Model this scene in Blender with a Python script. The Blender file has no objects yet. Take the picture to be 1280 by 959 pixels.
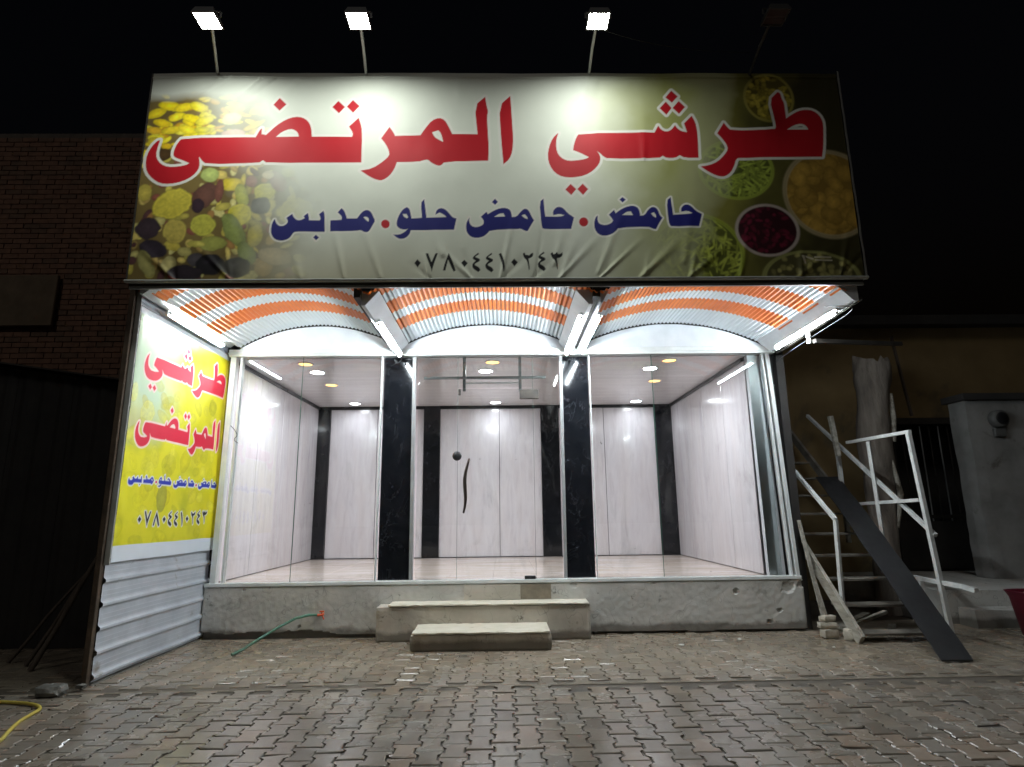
import bpy, bmesh, math, random
import numpy as np
from mathutils import Vector, Matrix, noise as mnoise
R = math.radians
random.seed(7)
scene = bpy.context.scene
COL = scene.collection

# ------------------------------------------------------------------ camera
cam_d = bpy.data.cameras.new('camera')
cam_d.sensor_fit = 'HORIZONTAL'; cam_d.sensor_width = 36.0
cam_d.lens = 36.0 * 750.0 / 1280.0
cam_d.clip_start = 0.05; cam_d.clip_end = 2000.0
cam = bpy.data.objects.new('camera', cam_d); COL.objects.link(cam)
PITCH, ROLL, YAW = .2107, -.012, .0173
_f = Vector((math.sin(YAW) * math.cos(PITCH), math.cos(YAW) * math.cos(PITCH), math.sin(PITCH)))
_r = Vector((math.cos(YAW), -math.sin(YAW), 0)); _u = _r.cross(_f)
_r2 = _r * math.cos(ROLL) + _u * math.sin(ROLL); _u2 = -_r * math.sin(ROLL) + _u * math.cos(ROLL)
_m = Matrix((_r2, _u2, -_f)).transposed().to_4x4(); _m.translation = Vector((0, 0, 1.5))
cam.matrix_world = _m
scene.camera = cam

# ------------------------------------------------------------------ night sky, added fill sun
w = bpy.data.worlds.new('World'); scene.world = w; w.use_nodes = True
nt = w.node_tree; bg = nt.nodes['Background']
sky = nt.nodes.new('ShaderNodeTexSky'); sky.sky_type = 'NISHITA'; sky.sun_disc = False
sky.sun_elevation = R(-4.0); sky.sun_rotation = R(200)
nt.links.new(sky.outputs[0], bg.inputs[0]); bg.inputs[1].default_value = 0.05
sd = bpy.data.lights.new('night_fill', 'SUN'); sd.energy = 0.10; sd.angle = R(14); sd.color = (1, .95, .88)  # added soft sun from the camera side, lifts the unlit surroundings
so = bpy.data.objects.new('night_fill', sd); COL.objects.link(so); so.rotation_euler = (R(48), 0, R(-20))
scene.view_settings.view_transform = 'Standard'; scene.view_settings.look = 'None'
scene.view_settings.exposure = 0.6; scene.view_settings.gamma = 1.0
scene.view_settings.use_curve_mapping = False
scene.cycles.use_denoising = True
scene.cycles.max_bounces = 8; scene.cycles.diffuse_bounces = 4; scene.cycles.glossy_bounces = 4
scene.cycles.transparent_max_bounces = 16
scene.cycles.sample_clamp_indirect = 6.0
scene.cycles.caustics_reflective = False; scene.cycles.caustics_refractive = False

# strengths of the lit lamps in view
L_TUBE, L_FLOOD, L_DOWN, L_WARM = 180.0, 155.0, 520.0, 4.0

# ------------------------------------------------------------------ helpers
def srgb(h):
    if isinstance(h, str): c = [int(h[i:i+2], 16) / 255 for i in (0, 2, 4)]
    else: c = h
    return tuple(x / 12.92 if x <= .04045 else ((x + .055) / 1.055) ** 2.4 for x in c)

class NB:
    """small node-building helper"""
    def __init__(s, name):
        s.m = bpy.data.materials.new(name); s.m.use_nodes = True
        s.t = s.m.node_tree; s.b = s.t.nodes['Principled BSDF']; s.out = s.t.nodes['Material Output']
    def n(s, kind, **kw):
        x = s.t.nodes.new('ShaderNode' + kind)
        for k, v in kw.items():
            if k in ('inputs',):
                for i, val in v.items(): x.inputs[i].default_value = val
            else: setattr(x, k, v)
        return x
    def l(s, a, b): s.t.links.new(a, b)
    def coords(s, obj=True, scale=(1, 1, 1)):
        tc = s.n('TexCoord'); mp = s.n('Mapping'); mp.inputs['Scale'].default_value = scale
        if obj: s.l(tc.outputs['Object'], mp.inputs[0])
        else:
            g = s.n('NewGeometry'); s.l(g.outputs['Position'], mp.inputs[0])
        return mp.outputs[0]
    def noise(s, vec, scale, detail=4, rough=.55, dist=0):
        x = s.n('TexNoise'); x.inputs['Scale'].default_value = scale; x.inputs['Detail'].default_value = detail
        x.inputs['Roughness'].default_value = rough; x.inputs['Distortion'].default_value = dist
        s.l(vec, x.inputs['Vector']); return x.outputs['Fac']
    def ramp(s, fac, stops):
        x = s.n('ValToRGB'); e = x.color_ramp.elements
        while len(e) < len(stops): e.new(.5)
        for q, (p, c) in zip(e, stops):
            q.position = p; q.color = (*c, 1) if len(c) == 3 else c
        s.l(fac, x.inputs[0]); return x.outputs[0]
    def mix(s, fac, a, b, mode='MIX'):
        x = s.n('Mix', data_type='RGBA', blend_type=mode)
        if isinstance(fac, float): x.inputs[0].default_value = fac
        else: s.l(fac, x.inputs[0])
        for v, i in ((a, 6), (b, 7)):
            if isinstance(v, tuple): x.inputs[i].default_value = (*v, 1)
            else: s.l(v, x.inputs[i])
        return x.outputs[2]
    def math(s, op, a, b=0.0):
        x = s.n('Math', operation=op)
        for v, i in ((a, 0), (b, 1)):
            if isinstance(v, (int, float)): x.inputs[i].default_value = v
            else: s.l(v, x.inputs[i])
        return x.outputs[0]
    def bump(s, h, strength=.3, dist=.01):
        x = s.n('Bump'); x.inputs['Strength'].default_value = strength; x.inputs['Distance'].default_value = dist
        s.l(h, x.inputs['Height']); s.l(x.outputs[0], s.b.inputs['Normal'])
    def base(s, c):
        if isinstance(c, tuple): s.b.inputs['Base Color'].default_value = (*c, 1)
        else: s.l(c, s.b.inputs['Base Color'])
    def rough(s, r):
        if isinstance(r, (int, float)): s.b.inputs['Roughness'].default_value = r
        else: s.l(r, s.b.inputs['Roughness'])
    def metal(s, v): s.b.inputs['Metallic'].default_value = v

def mottled(name, c1, c2, scale=3, rough=(.5, .8), bump=.2, bscale=40, metal=0, stain=None, world=False, sc=(1, 1, 1), bdist=.004):
    b = NB(name); v = b.coords(not world, sc)
    col = b.ramp(b.noise(v, scale, 6, .6), [(.3, c1), (.7, c2)])
    if stain:
        f = b.ramp(b.noise(v, stain[1], 5, .65, .4), [(stain[2], (0, 0, 0)), (stain[2] + .12, (1, 1, 1))])
        col = b.mix(f, col, stain[0])
    b.base(col)
    rr = b.n('MapRange'); rr.inputs['To Min'].default_value = rough[0]; rr.inputs['To Max'].default_value = rough[1]
    b.l(b.noise(v, scale * 2.3, 3), rr.inputs[0]); b.rough(rr.outputs[0])
    if bump: b.bump(b.noise(v, bscale, 5, .6), bump, bdist)
    b.metal(metal); return b.m

def plain(name, c, rough=.5, metal=0):
    return mottled(name, tuple(x * .88 for x in c), tuple(min(1, x * 1.1) for x in c), 4, (max(.03, rough - .08), min(1, rough + .1)), .08, 60, metal)

def emit(name, c, s):
    b = NB(name); e = b.n('Emission'); e.inputs[0].default_value = (*c, 1); e.inputs[1].default_value = s
    b.l(e.outputs[0], b.out.inputs[0]); return b.m

class MB:
    """mesh builder: boxes, bars, tubes, lathes"""
    def __init__(s): s.v = []; s.f = []; s.sm = []
    def add(s, vs, fs, smooth=False):
        k = len(s.v); s.v += [tuple(v) for v in vs]; s.f += [tuple(i + k for i in f) for f in fs]; s.sm += [smooth] * len(fs); return s
    def box(s, a, b, bev=0.0):
        x0, y0, z0 = a; x1, y1, z1 = b
        if bev <= 0:
            return s.add([(x0,y0,z0),(x1,y0,z0),(x1,y1,z0),(x0,y1,z0),(x0,y0,z1),(x1,y0,z1),(x1,y1,z1),(x0,y1,z1)],
                  [(0,3,2,1),(4,5,6,7),(0,1,5,4),(1,2,6,5),(2,3,7,6),(3,0,4,7)])
        bm = bmesh.new(); bmesh.ops.create_cube(bm, size=1)
        for v in bm.verts:
            v.co = Vector(((x0+x1)/2 + v.co.x*(x1-x0), (y0+y1)/2 + v.co.y*(y1-y0), (z0+z1)/2 + v.co.z*(z1-z0)))
        bmesh.ops.bevel(bm, geom=bm.edges[:], offset=bev, segments=1, affect='EDGES')
        return s.bm(bm)
    def bm(s, bm, smooth=False):
        bm.verts.index_update(); s.add([v.co[:] for v in bm.verts], [[v.index for v in f.verts] for f in bm.faces], smooth); bm.free(); return s
    def bar(s, p, q, w, h, up=(0, 0, 1)):
        p = Vector(p); q = Vector(q); d = (q - p).normalized(); u = Vector(up)
        x = d.cross(u)
        if x.length < 1e-4: x = d.cross(Vector((1, 0, 0)))
        x.normalize(); z = x.cross(d).normalized()
        vs = []
        for e in (p, q):
            for a, b in ((-1, -1), (1, -1), (1, 1), (-1, 1)): vs.append(e + x * a * w / 2 + z * b * h / 2)
        return s.add(vs, [(0,1,2,3),(7,6,5,4),(0,4,5,1),(1,5,6,2),(2,6,7,3),(3,7,4,0)])
    def tube(s, pts, r, n=10, smooth=True, caps=True):
        pts = [Vector(p) for p in pts]; rr = r if isinstance(r, (list, tuple)) else [r] * len(pts)
        rings = []; prev = None
        for i, p in enumerate(pts):
            d = (pts[min(i + 1, len(pts) - 1)] - pts[max(i - 1, 0)]).normalized()
            if prev is None:
                prev = d.cross(Vector((0, 0, 1)))
                if prev.length < 1e-3: prev = d.cross(Vector((1, 0, 0)))
            prev = (prev - d * prev.dot(d)).normalized(); y = d.cross(prev)
            rings.append([p + (prev * math.cos(2*math.pi*k/n) + y * math.sin(2*math.pi*k/n)) * rr[i] for k in range(n)])
        vs = [v for g in rings for v in g]; fs = []
        for i in range(len(pts) - 1):
            for k in range(n):
                fs.append((i*n+k, (i+1)*n+k, (i+1)*n+(k+1)%n, i*n+(k+1)%n))
        s.add(vs, [f[::-1] for f in fs], smooth)
        if caps:
            s.add(rings[0], [tuple(range(n))]); s.add(rings[-1], [tuple(range(n))[::-1]])
        return s
    def lathe(s, prof, c=(0, 0, 0), n=20, smooth=True):
        vs = []; fs = []
        for r, z in prof:
            for k in range(n): vs.append((c[0] + r*math.cos(2*math.pi*k/n), c[1] + r*math.sin(2*math.pi*k/n), c[2] + z))
        for i in range(len(prof) - 1):
            for k in range(n): fs.append((i*n+k, i*n+(k+1)%n, (i+1)*n+(k+1)%n, (i+1)*n+k))
        return s.add(vs, fs, smooth)
    def mesh(s, name, mat):
        me = bpy.data.meshes.new(name); me.from_pydata(s.v, [], s.f); me.update()
        for p, q in zip(me.polygons, s.sm): p.use_smooth = q
        for m in (mat if isinstance(mat, (list, tuple)) else [mat]): me.materials.append(m)
        return me
    def build(s, name, mat, parent=None):
        return obj(name, s.mesh(name, mat), parent)

def obj(name, me, parent=None, loc=None):
    o = bpy.data.objects.new(name, me); COL.objects.link(o)
    if parent is not None: o.parent = parent
    if loc is not None: o.location = loc
    return o
def tag(o, label=None, cat=None, group=None, kind=None):
    for k, v in (('label', label), ('category', cat), ('group', group), ('kind', kind)):
        if v: o[k] = v
    return o
def thing(name, loc, label, cat, group=None):
    o = bpy.data.objects.new(name, None); COL.objects.link(o); o.location = loc; o.empty_display_size = .1
    return tag(o, label, cat, group)
class AT:
    """parts are written in world coordinates; put() moves them under a thing"""
    pass
def put(mb, name, mat, th):
    L = th.location
    mb.v = [(v[0]-L[0], v[1]-L[1], v[2]-L[2]) for v in mb.v]
    return mb.build(name, mat, th)
def sub(mb, name, mat, part):
    """sub-part: its part sits at the origin of the thing"""
    L = part.parent.location
    mb.v = [(v[0]-L[0], v[1]-L[1], v[2]-L[2]) for v in mb.v]
    return mb.build(name, mat, part)
def rough_box(a, b, seg, amp, sc=6.0, seed=0):
    bm = bmesh.new(); bmesh.ops.create_cube(bm, size=1)
    d = [b[i] - a[i] for i in range(3)]
    for ax in range(3):
        n = max(1, int(d[ax] / seg))
        for i in range(1, n):
            pl = Vector((0, 0, 0)); pl[ax] = -.5 + i / n; no = Vector((0, 0, 0)); no[ax] = 1
            bmesh.ops.bisect_plane(bm, geom=bm.verts[:] + bm.edges[:] + bm.faces[:], plane_co=pl, plane_no=no)
    for v in bm.verts:
        on = sum(1 for i in range(3) if abs(abs(v.co[i]) - .5) < 1e-4)
        p = Vector([a[i] + (v.co[i] + .5) * d[i] for i in range(3)])
        nv = mnoise.noise_vector(p * sc + Vector((seed, seed * 2, 0)))
        k = amp * (1.0 if on == 1 else 1.6)
        q = p + nv * k
        if on >= 2:   # worn arrises pull inwards
            cc = Vector([(a[i] + b[i]) / 2 for i in range(3)])
            for i in range(3):
                if abs(abs(v.co[i]) - .5) < 1e-4: q[i] -= math.copysign(amp * (1.0 + 1.4 * abs(nv.z)), v.co[i])
        v.co = q
    return MB().bm(bm)

# ------------------------------------------------------------------ materials
def mat_paver():
    b = NB('paver_concrete'); v = b.coords(False)
    at = b.n('Attribute'); at.attribute_name = 'rnd'; oi = b.n('ObjectInfo')
    rnd = b.math('FRACT', b.math('ADD', at.outputs['Fac'], oi.outputs['Random']))
    col = b.ramp(rnd, [(0, (.175, .148, .12)), (.35, (.28, .238, .192)), (.7, (.235, .21, .18)), (.9, (.30, .228, .172)), (1, (.34, .30, .25))])
    fine = b.noise(v, 22, 5, .65)
    col = b.mix(b.math('MULTIPLY', fine, .55), col, (.10, .088, .075))
    # pale smears in random patches over the stones
    sm = b.ramp(b.noise(v, 2.1, 4, .6, .3), [(.56, (0, 0, 0)), (.72, (1, 1, 1))])
    col = b.mix(b.math('MULTIPLY', sm, .35), col, (.42, .40, .38))
    # trodden sandy mud towards the shop
    sx = b.n('SeparateXYZ'); b.l(v, sx.inputs[0])
    mud = b.n('MapRange'); mud.inputs['From Min'].default_value = 5.2; mud.inputs['From Max'].default_value = 6.9
    b.l(b.math('ADD', sx.outputs['Y'], b.math('MULTIPLY', b.math('SUBTRACT', b.noise(v, 1.7, 5, .65), .5), 3.2)), mud.inputs[0])
    col = b.mix(b.math('MULTIPLY', mud.outputs[0], .5), col, (.28, .225, .155))
    oil = b.ramp(b.noise(v, 1.9, 5, .7, 1.1), [(.60, (0, 0, 0)), (.70, (1, 1, 1))])
    col = b.mix(b.math('MULTIPLY', oil, .55), col, (.05, .045, .04))
    b.base(col)
    wet = b.ramp(b.noise(v, 1.15, 4, .6, .5), [(.42, (.04, .04, .04)), (.66, (.36, .36, .36))])
    b.rough(b.math('ADD', wet, b.math('MULTIPLY', fine, .13)))
    b.bump(b.noise(v, 60, 4, .7), .16, .004); return b.m
M = {}
M['paver'] = mat_paver()
M['sand'] = mottled('joint_sand', (.022, .018, .014), (.055, .044, .032), 5, (.6, .95), .5, 60, world=True)
M['earth'] = mottled('trodden_earth', (.05, .04, .03), (.10, .08, .06), 1.4, (.6, .95), .5, 30, world=True)
def mat_platform(name, c1, c2, c3):
    b = NB(name); v = b.coords(False); n = b.noise(v, 2.2, 6, .62); sx = b.n('SeparateXYZ'); b.l(v, sx.inputs[0])
    col = b.ramp(n, [(.3, c1), (.7, c2)])
    col = b.mix(b.ramp(b.noise(v, 1.7, 6, .68, .8), [(.57, (0, 0, 0)), (.70, (.8, .8, .8))]), col, c3)
    col = b.mix(b.ramp(b.noise(v, 7.0, 5, .7, .5), [(.63, (0, 0, 0)), (.70, (.8, .8, .8))]), col, tuple(x * .35 for x in c3))
    # splashed mud along the foot, its dark also painting shade of the gap
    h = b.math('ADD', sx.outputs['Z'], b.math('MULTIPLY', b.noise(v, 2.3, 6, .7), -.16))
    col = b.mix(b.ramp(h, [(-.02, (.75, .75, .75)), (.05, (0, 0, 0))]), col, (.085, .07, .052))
    # hairline cracks
    vo = b.n('TexVoronoi', feature='DISTANCE_TO_EDGE'); vo.inputs['Scale'].default_value = 1.6
    wv = b.n('Vector' + 'Math', operation='ADD'); nz = b.n('TexNoise'); nz.inputs['Scale'].default_value = 3.0; b.l(v, nz.inputs['Vector']); b.l(v, wv.inputs[0]); b.l(nz.outputs['Color'], wv.inputs[1]); b.l(wv.outputs[0], vo.inputs['Vector'])
    ck = b.ramp(vo.outputs['Distance'], [(0, (.55, .55, .55)), (.007, (0, 0, 0))])
    col = b.mix(ck, col, tuple(x * .3 for x in c1))
    b.base(col); b.rough(.72); b.bump(b.noise(v, 35, 6, .65), .4, .006); return b.m
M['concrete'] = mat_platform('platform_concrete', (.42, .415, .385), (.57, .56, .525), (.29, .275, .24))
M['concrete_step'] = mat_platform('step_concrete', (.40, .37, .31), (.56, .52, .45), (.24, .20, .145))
M['slab'] = mottled('pale_step_slab', (.62, .58, .46), (.74, .70, .60), 6, (.35, .6), .15, 40, stain=((.30, .26, .17), 5, .62), world=True)
M['alu'] = mottled('white_aluminium', (.60, .63, .62), (.74, .77, .76), 5, (.25, .45), .04, 60)
M['white_sheet'] = mottled('white_panel', (.62, .65, .68), (.76, .79, .82), 3, (.35, .6), .06, 40, stain=((.40, .41, .40), 2.2, .66), world=True)
M['ribbed'] = mottled('white_ribbed_sheet', (.46, .49, .54), (.60, .63, .68), 3, (.35, .55), .08, 60, stain=((.27, .25, .22), 2.4, .62), world=True)
M['dark_steel'] = mottled('dark_steel', (.03, .028, .026), (.07, .06, .05), 6, (.4, .7), .2, 50, .4)
M['rust_steel'] = mottled('rusty_post_steel', (.05, .035, .025), (.13, .09, .06), 7, (.5, .8), .3, 50, .2)
M['grey_paint'] = plain('grey_paint', (.30, .31, .31), .45)
M['sheet_white'] = mottled('corrugated_white_plastic', (.66, .72, .76), (.76, .81, .84), 2, (.3, .5), 0)
M['sheet_orange'] = mottled('corrugated_orange_plastic', (.72, .17, .022), (.84, .23, .035), 2, (.3, .5), 0)
def mat_black():
    b = NB('black_marble_panel'); v = b.coords(False, (1, 1, .6)); n = b.noise(v, 2.6, 5, .6, 1.6)
    vein = b.ramp(n, [(.488, (0, 0, 0)), (.5, (1, 1, 1)), (.512, (0, 0, 0))])
    gate = b.ramp(b.noise(v, 3.7, 3), [(.45, (0, 0, 0)), (.65, (1, 1, 1))])
    col = b.ramp(b.noise(v, 9, 5), [(.3, (.005, .006, .008)), (.7, (.013, .014, .017))])
    b.base(b.mix(b.math('MULTIPLY', vein, b.math('MULTIPLY', gate, .35)), col, (.10, .10, .11))); b.rough(.09); return b.m
M['black_panel'] = mat_black()
def mat_wallpanel():
    b = NB('pale_marble_wall_panel'); v = b.coords(False, (1, 1, .16))
    n1 = b.noise(v, 9, 6, .65, .6); n2 = b.noise(v, 2.2, 4, .6, .8)
    col = b.ramp(n1, [(.35, (.73, .70, .725)), (.55, (.66, .625, .655)), (.75, (.55, .505, .54))])
    col = b.mix(b.math('MULTIPLY', b.ramp(n2, [(.45, (0, 0, 0)), (.7, (1, 1, 1))]), .4), col, (.66, .58, .57))
    b.base(col); b.rough(.16); b.b.inputs['Coat Weight'].default_value = .25; b.b.inputs['Coat Roughness'].default_value = .06
    return b.m
M['wall_panel'] = mat_wallpanel()
M['ceiling_panel'] = mottled('glossy_ceiling_panel', (.76, .73, .73), (.82, .79, .79), 2.5, (.12, .2), 0, world=True)
M['black_trim'] = plain('black_trim', (.015, .015, .016), .3)
def mat_tile():
    b = NB('beige_floor_tile'); v = b.coords(False, (.35, 1.6, 1))
    col = b.ramp(b.noise(v, 2.6, 6, .6, 1.2), [(.3, (.50, .39, .30)), (.5, (.66, .56, .49)), (.7, (.74, .67, .64))])
    b.base(col); b.rough(.2); return b.m
M['tile'] = mat_tile()
def mat_glass():
    b = NB('window_glass'); b.t.nodes.remove(b.b)
    tr = b.n('BsdfTransparent'); tr.inputs[0].default_value = (.93, .955, .945, 1)
    gl = b.n('BsdfGlossy'); gl.inputs['Roughness'].default_value = .01; gl.inputs[0].default_value = (1, 1, 1, 1)
    fr = b.n('Fresnel'); fr.inputs[0].default_value = 1.5
    mx = b.n('MixShader'); b.l(fr.outputs[0], mx.inputs[0]); b.l(tr.outputs[0], mx.inputs[1]); b.l(gl.outputs[0], mx.inputs[2])
    v = b.coords(False, (1, 1, .35))
    dirt = b.ramp(b.noise(v, 3.5, 7, .72, .6), [(.55, (0, 0, 0)), (.85, (1, 1, 1))])
    df = b.n('BsdfDiffuse'); df.inputs[0].default_value = (.55, .55, .52, 1)
    v2 = b.coords(False, (1, 1, .8)); spk = b.ramp(b.noise(v2, 26, 3, .6, .9), [(.735, (0, 0, 0)), (.76, (1, 1, 1))])
    m2 = b.n('MixShader'); b.l(b.math('MINIMUM', b.math('ADD', b.math('MULTIPLY', dirt, .15), b.math('MULTIPLY', spk, .45)), 1.0), m2.inputs[0]); b.l(mx.outputs[0], m2.inputs[1]); b.l(df.outputs[0], m2.inputs[2])
    b.l(m2.outputs[0], b.out.inputs[0]); return b.m
M['glass'] = mat_glass()
M['glass_edge'] = plain('green_glass_edge', (.05, .12, .09), .15)
M['black_plastic'] = plain('black_plastic', (.012, .012, .013), .35)
M['bronze'] = plain('dark_bronze_handle', (.05, .038, .032), .3, .6)
M['lamp_white'] = plain('white_lamp_casing', (.72, .74, .74), .4)
M['tube'] = emit('lit_fluorescent_tube', (.86, .95, 1.0), L_TUBE)
M['led'] = emit('lit_floodlight_face', (.93, 1.0, .93), L_FLOOD)
M['led_off'] = plain('unlit_floodlight_glass', (.04, .04, .04), .15)
M['lamp_dark'] = plain('dark_lamp_casing', (.05, .05, .05), .5)
M['down'] = emit('lit_white_downlight', (.90, .93, 1.0), L_DOWN)
M['warm'] = emit('lit_warm_downlight', (1.0, .50, .13), L_WARM)
M['down_soft'] = emit('lit_white_downlight_dimmer', (.90, .93, 1.0), L_DOWN * .14)
M['lamp_grey'] = plain('grey_lamp_casing', (.18, .18, .18), .5)
M['pole_white'] = plain('white_lamp_arm', (.65, .66, .64), .45)
M['brick_a'] = mottled('dull_red_brick', (.17, .09, .06), (.30, .16, .10), 8, (.7, .95), .4, 60, world=True)
M['brick_b'] = mottled('brown_brick', (.13, .08, .055), (.24, .14, .09), 8, (.7, .95), .4, 60, world=True)
M['mortar'] = mottled('mortar', (.10, .085, .07), (.17, .14, .115), 6, (.8, .95), .4, 60, world=True)
M['board'] = mottled('weathered_board', (.14, .10, .06), (.22, .16, .10), 4, (.6, .9), .3, 30)
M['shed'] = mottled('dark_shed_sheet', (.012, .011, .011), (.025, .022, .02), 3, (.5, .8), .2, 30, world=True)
M['pole_wood'] = mottled('weathered_pole', (.05, .036, .027), (.10, .075, .055), 5, (.6, .9), .4, 30, sc=(4, 4, .6))
M['hose_y'] = plain('yellow_hose_rubber', (.50, .40, .07), .45)
M['hose_g'] = plain('green_hose_rubber', (.05, .16, .10), .4)
M['tap'] = plain('orange_plastic_tap', (.62, .09, .02), .4)
M['block'] = mottled('rough_concrete_block', (.10, .10, .09), (.22, .21, .19), 7, (.7, .95), .6, 50)
M['pale_brick'] = mottled('pale_lime_brick', (.34, .31, .25), (.52, .48, .40), 9, (.7, .95), .5, 60)
M['rail'] = mottled('white_rail_paint', (.46, .47, .46), (.64, .65, .63), 8, (.35, .6), .15, 50, stain=((.16, .10, .06), 7, .66))
M['plank'] = mottled('paint_splashed_plank', (.17, .155, .125), (.44, .41, .35), 5, (.6, .9), .4, 25, stain=((.12, .09, .06), 4, .6), sc=(3, .5, 3))
M['tread'] = mottled('stair_tread_board', (.075, .065, .052), (.19, .17, .14), 5, (.6, .9), .4, 25)
M['rubber'] = mottled('black_rubber_sheet', (.007, .007, .008), (.018, .018, .019), 3, (.45, .75), .35, 30, stain=((.06, .058, .052), 6, .66), sc=(2, .6, 2))
M['ochre'] = mottled('ochre_wall_render', (.15, .10, .04), (.22, .15, .065), 1.2, (.7, .95), .3, 20, stain=((.09, .07, .04), .9, .58), world=True)
M['plaster'] = mottled('grey_white_plaster', (.17, .167, .16), (.29, .285, .275), 2, (.6, .9), .3, 25, stain=((.13, .12, .11), 2.4, .60), world=True)
M['bark'] = mottled('bare_trunk', (.10, .082, .068), (.24, .205, .17), 3, (.6, .9), .9, 12, sc=(3, 3, .5), bdist=.02)
M['tub'] = plain('dark_red_plastic', (.085, .004, .014), .45)
M['sack'] = mottled('pale_yellow_sack', (.36, .33, .20), (.48, .45, .30), 6, (.6, .9), .5, 25)
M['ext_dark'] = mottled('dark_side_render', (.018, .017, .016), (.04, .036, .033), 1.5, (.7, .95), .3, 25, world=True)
M['meter'] = plain('grey_meter_case', (.10, .10, .095), .5)
M['tarp'] = mottled('hem_cloth', (.34, .35, .33), (.48, .49, .47), 6, (.5, .7), .3, 20, world=True)
M['paper'] = plain('scrap_of_paper', (.6, .6, .56), .8)

# ------------------------------------------------------------------ ground and pavement
g = MB(); g.add([(-400, -60, -.05), (400, -60, -.05), (400, 600, -.05), (-400, 600, -.05)], [(0, 1, 2, 3)])
tag(g.build('ground', M['earth']), 'dark bare earth around the shop', None, None, 'structure')
PX0, PX1, PY0, PY1 = -8.0, 9.0, -1.0, 8.6
nx, ny = 120, 80
vs = []; fs = []
for j in range(ny + 1):
    for i in range(nx + 1):
        x = PX0 + (PX1 - PX0) * i / nx; y = PY0 + (PY1 - PY0) * j / ny
        t = min(1, max(0, (y - 5.6) / 1.2)); n = mnoise.noise(Vector((x * 1.6, y * 1.6, 3)))
        z = -.013 + t * (.0045 + .006 * n)
        if y > 8.1: z = -.004
        vs.append((x, y, z))
for j in range(ny):
    for i in range(nx):
        k = j * (nx + 1) + i; fs.append((k, k + 1, k + nx + 2, k + nx + 1))
b_ = MB().add(vs, fs, True)
def mat_bed():
    b = NB('sandy_bed'); v = b.coords(False); sx = b.n('SeparateXYZ'); b.l(v, sx.inputs[0])
    mr = b.n('MapRange'); mr.inputs['From Min'].default_value = 5.4; mr.inputs['From Max'].default_value = 6.6; b.l(sx.outputs['Y'], mr.inputs[0])
    near = b.ramp(b.noise(v, 6, 5), [(.3, (.016, .014, .012)), (.7, (.04, .034, .027))])
    far = b.ramp(b.noise(v, 5, 6, .65), [(.3, (.15, .12, .085)), (.7, (.26, .215, .16))])
    b.base(b.mix(mr.outputs[0], near, far)); b.rough(.75); b.bump(b.noise(v, 70, 5, .7), .5, .006); return b.m
pavement = tag(b_.build('pavement', mat_bed()), 'wet brown interlocking paving in front of the shop', None, None, 'structure')

CW, LN, ZA = .162, .226, .014     # column width, stone length, zigzag
def paver_mesh(name, seed):
    rr = random.Random(seed); gap = .0035 + rr.random() * .002
    hl = LN / 2 - gap; a = CW / 2 - gap
    prof = [(-hl, a + ZA), (-LN * .30, a + ZA), (-LN * .20, a - ZA), (LN * .20, a - ZA), (LN * .30, a + ZA), (hl, a + ZA)]
    ring = [(x, y) for y, x in prof] + [(-x, y) for y, x in prof[::-1]]
    ring = [(x + rr.uniform(-.0015, .0015), y + rr.uniform(-.0015, .0015)) for x, y in ring]
    if seed >= 6:   # a knocked-off corner
        q = (0, 5, 6, 11)[seed % 4]; ring[q] = (ring[q][0] * .72, ring[q][1] * .80)
    n = len(ring); ch = .006 + (seed % 3) * .001
    def inset(p, k): return (p[0] - math.copysign(k, p[0]), p[1] - math.copysign(k, p[1]))
    vs = [(*p, -.03) for p in ring] + [(*p, -.005) for p in ring] + [(*inset(p, ch), 0) for p in ring]
    fs = []
    for r_ in range(2):
        for k in range(n): fs.append((r_*n + k, r_*n + (k+1) % n, (r_+1)*n + (k+1) % n, (r_+1)*n + k))
    # top as three convex pieces
    t = [2 * n + k for k in range(n)]
    fs += [(t[0], t[1], t[10], t[11]), (t[1], t[2], t[9], t[10]), (t[2], t[3], t[8], t[9]), (t[3], t[4], t[7], t[8]), (t[4], t[5], t[6], t[7])]
    fs = [f[::-1] for f in fs]
    mb = MB().add(vs, fs); return mb
protos = [paver_mesh('paver', s) for s in range(9)]
pmeshes = [p.mesh('paver', M['paver']) for p in protos]
# make sure stones face upwards
for me in pmeshes:
    if sum(p.normal.z * p.area for p in me.polygons) < 0: me.flip_normals()
def cam_px(x, y, z):
    d = Vector((x, y, z - 1.5)); k = d.dot(_f)
    if k < .2: return None
    return (640 + 750 * d.dot(_r2) / k, 479.5 - 750 * d.dot(_u2) / k, k)
spots = []
SEAM = 5.76
for ci in range(int(PX0 / CW), int(PX1 / CW)):
    for half in (0, 1):
        y0, y1 = ((0.6, SEAM - .012), (SEAM + .012, 8.05))[half]
        cc = ci + (0 if half == 0 else .35)
        x = cc * CW; sk = 0.012 * x
        k0 = int((y0 - 1) / LN); k1 = int((y1 + 1) / LN)
        for k in range(k0, k1):
            y = (k + .5 * (ci % 2)) * LN + sk
            if y - LN / 2 < y0 - .02 or y + LN / 2 > y1 + .02: continue
            if x < -3.6 and y > 6.0 and x > -3.95: pass
            if -3.85 < x < 3.9 and y > 7.98: continue
            if -1.05 < x < .53 and y > 7.2: continue
            if -1.5 < x < 1.0 and y > 7.76: continue
            spots.append((x, y))
rank = []
for (x, y) in spots:
    p = cam_px(x, y, 0)
    a = -1.0
    if p and -10 < p[0] < 1290 and p[1] < 968: a = 1 / p[2] ** 3
    rank.append(a)
order = sorted(range(len(spots)), key=lambda i: -rank[i])
single = set(order[:300])
rng = random.Random(3)
jv, jf, jr = [], [], []
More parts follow.
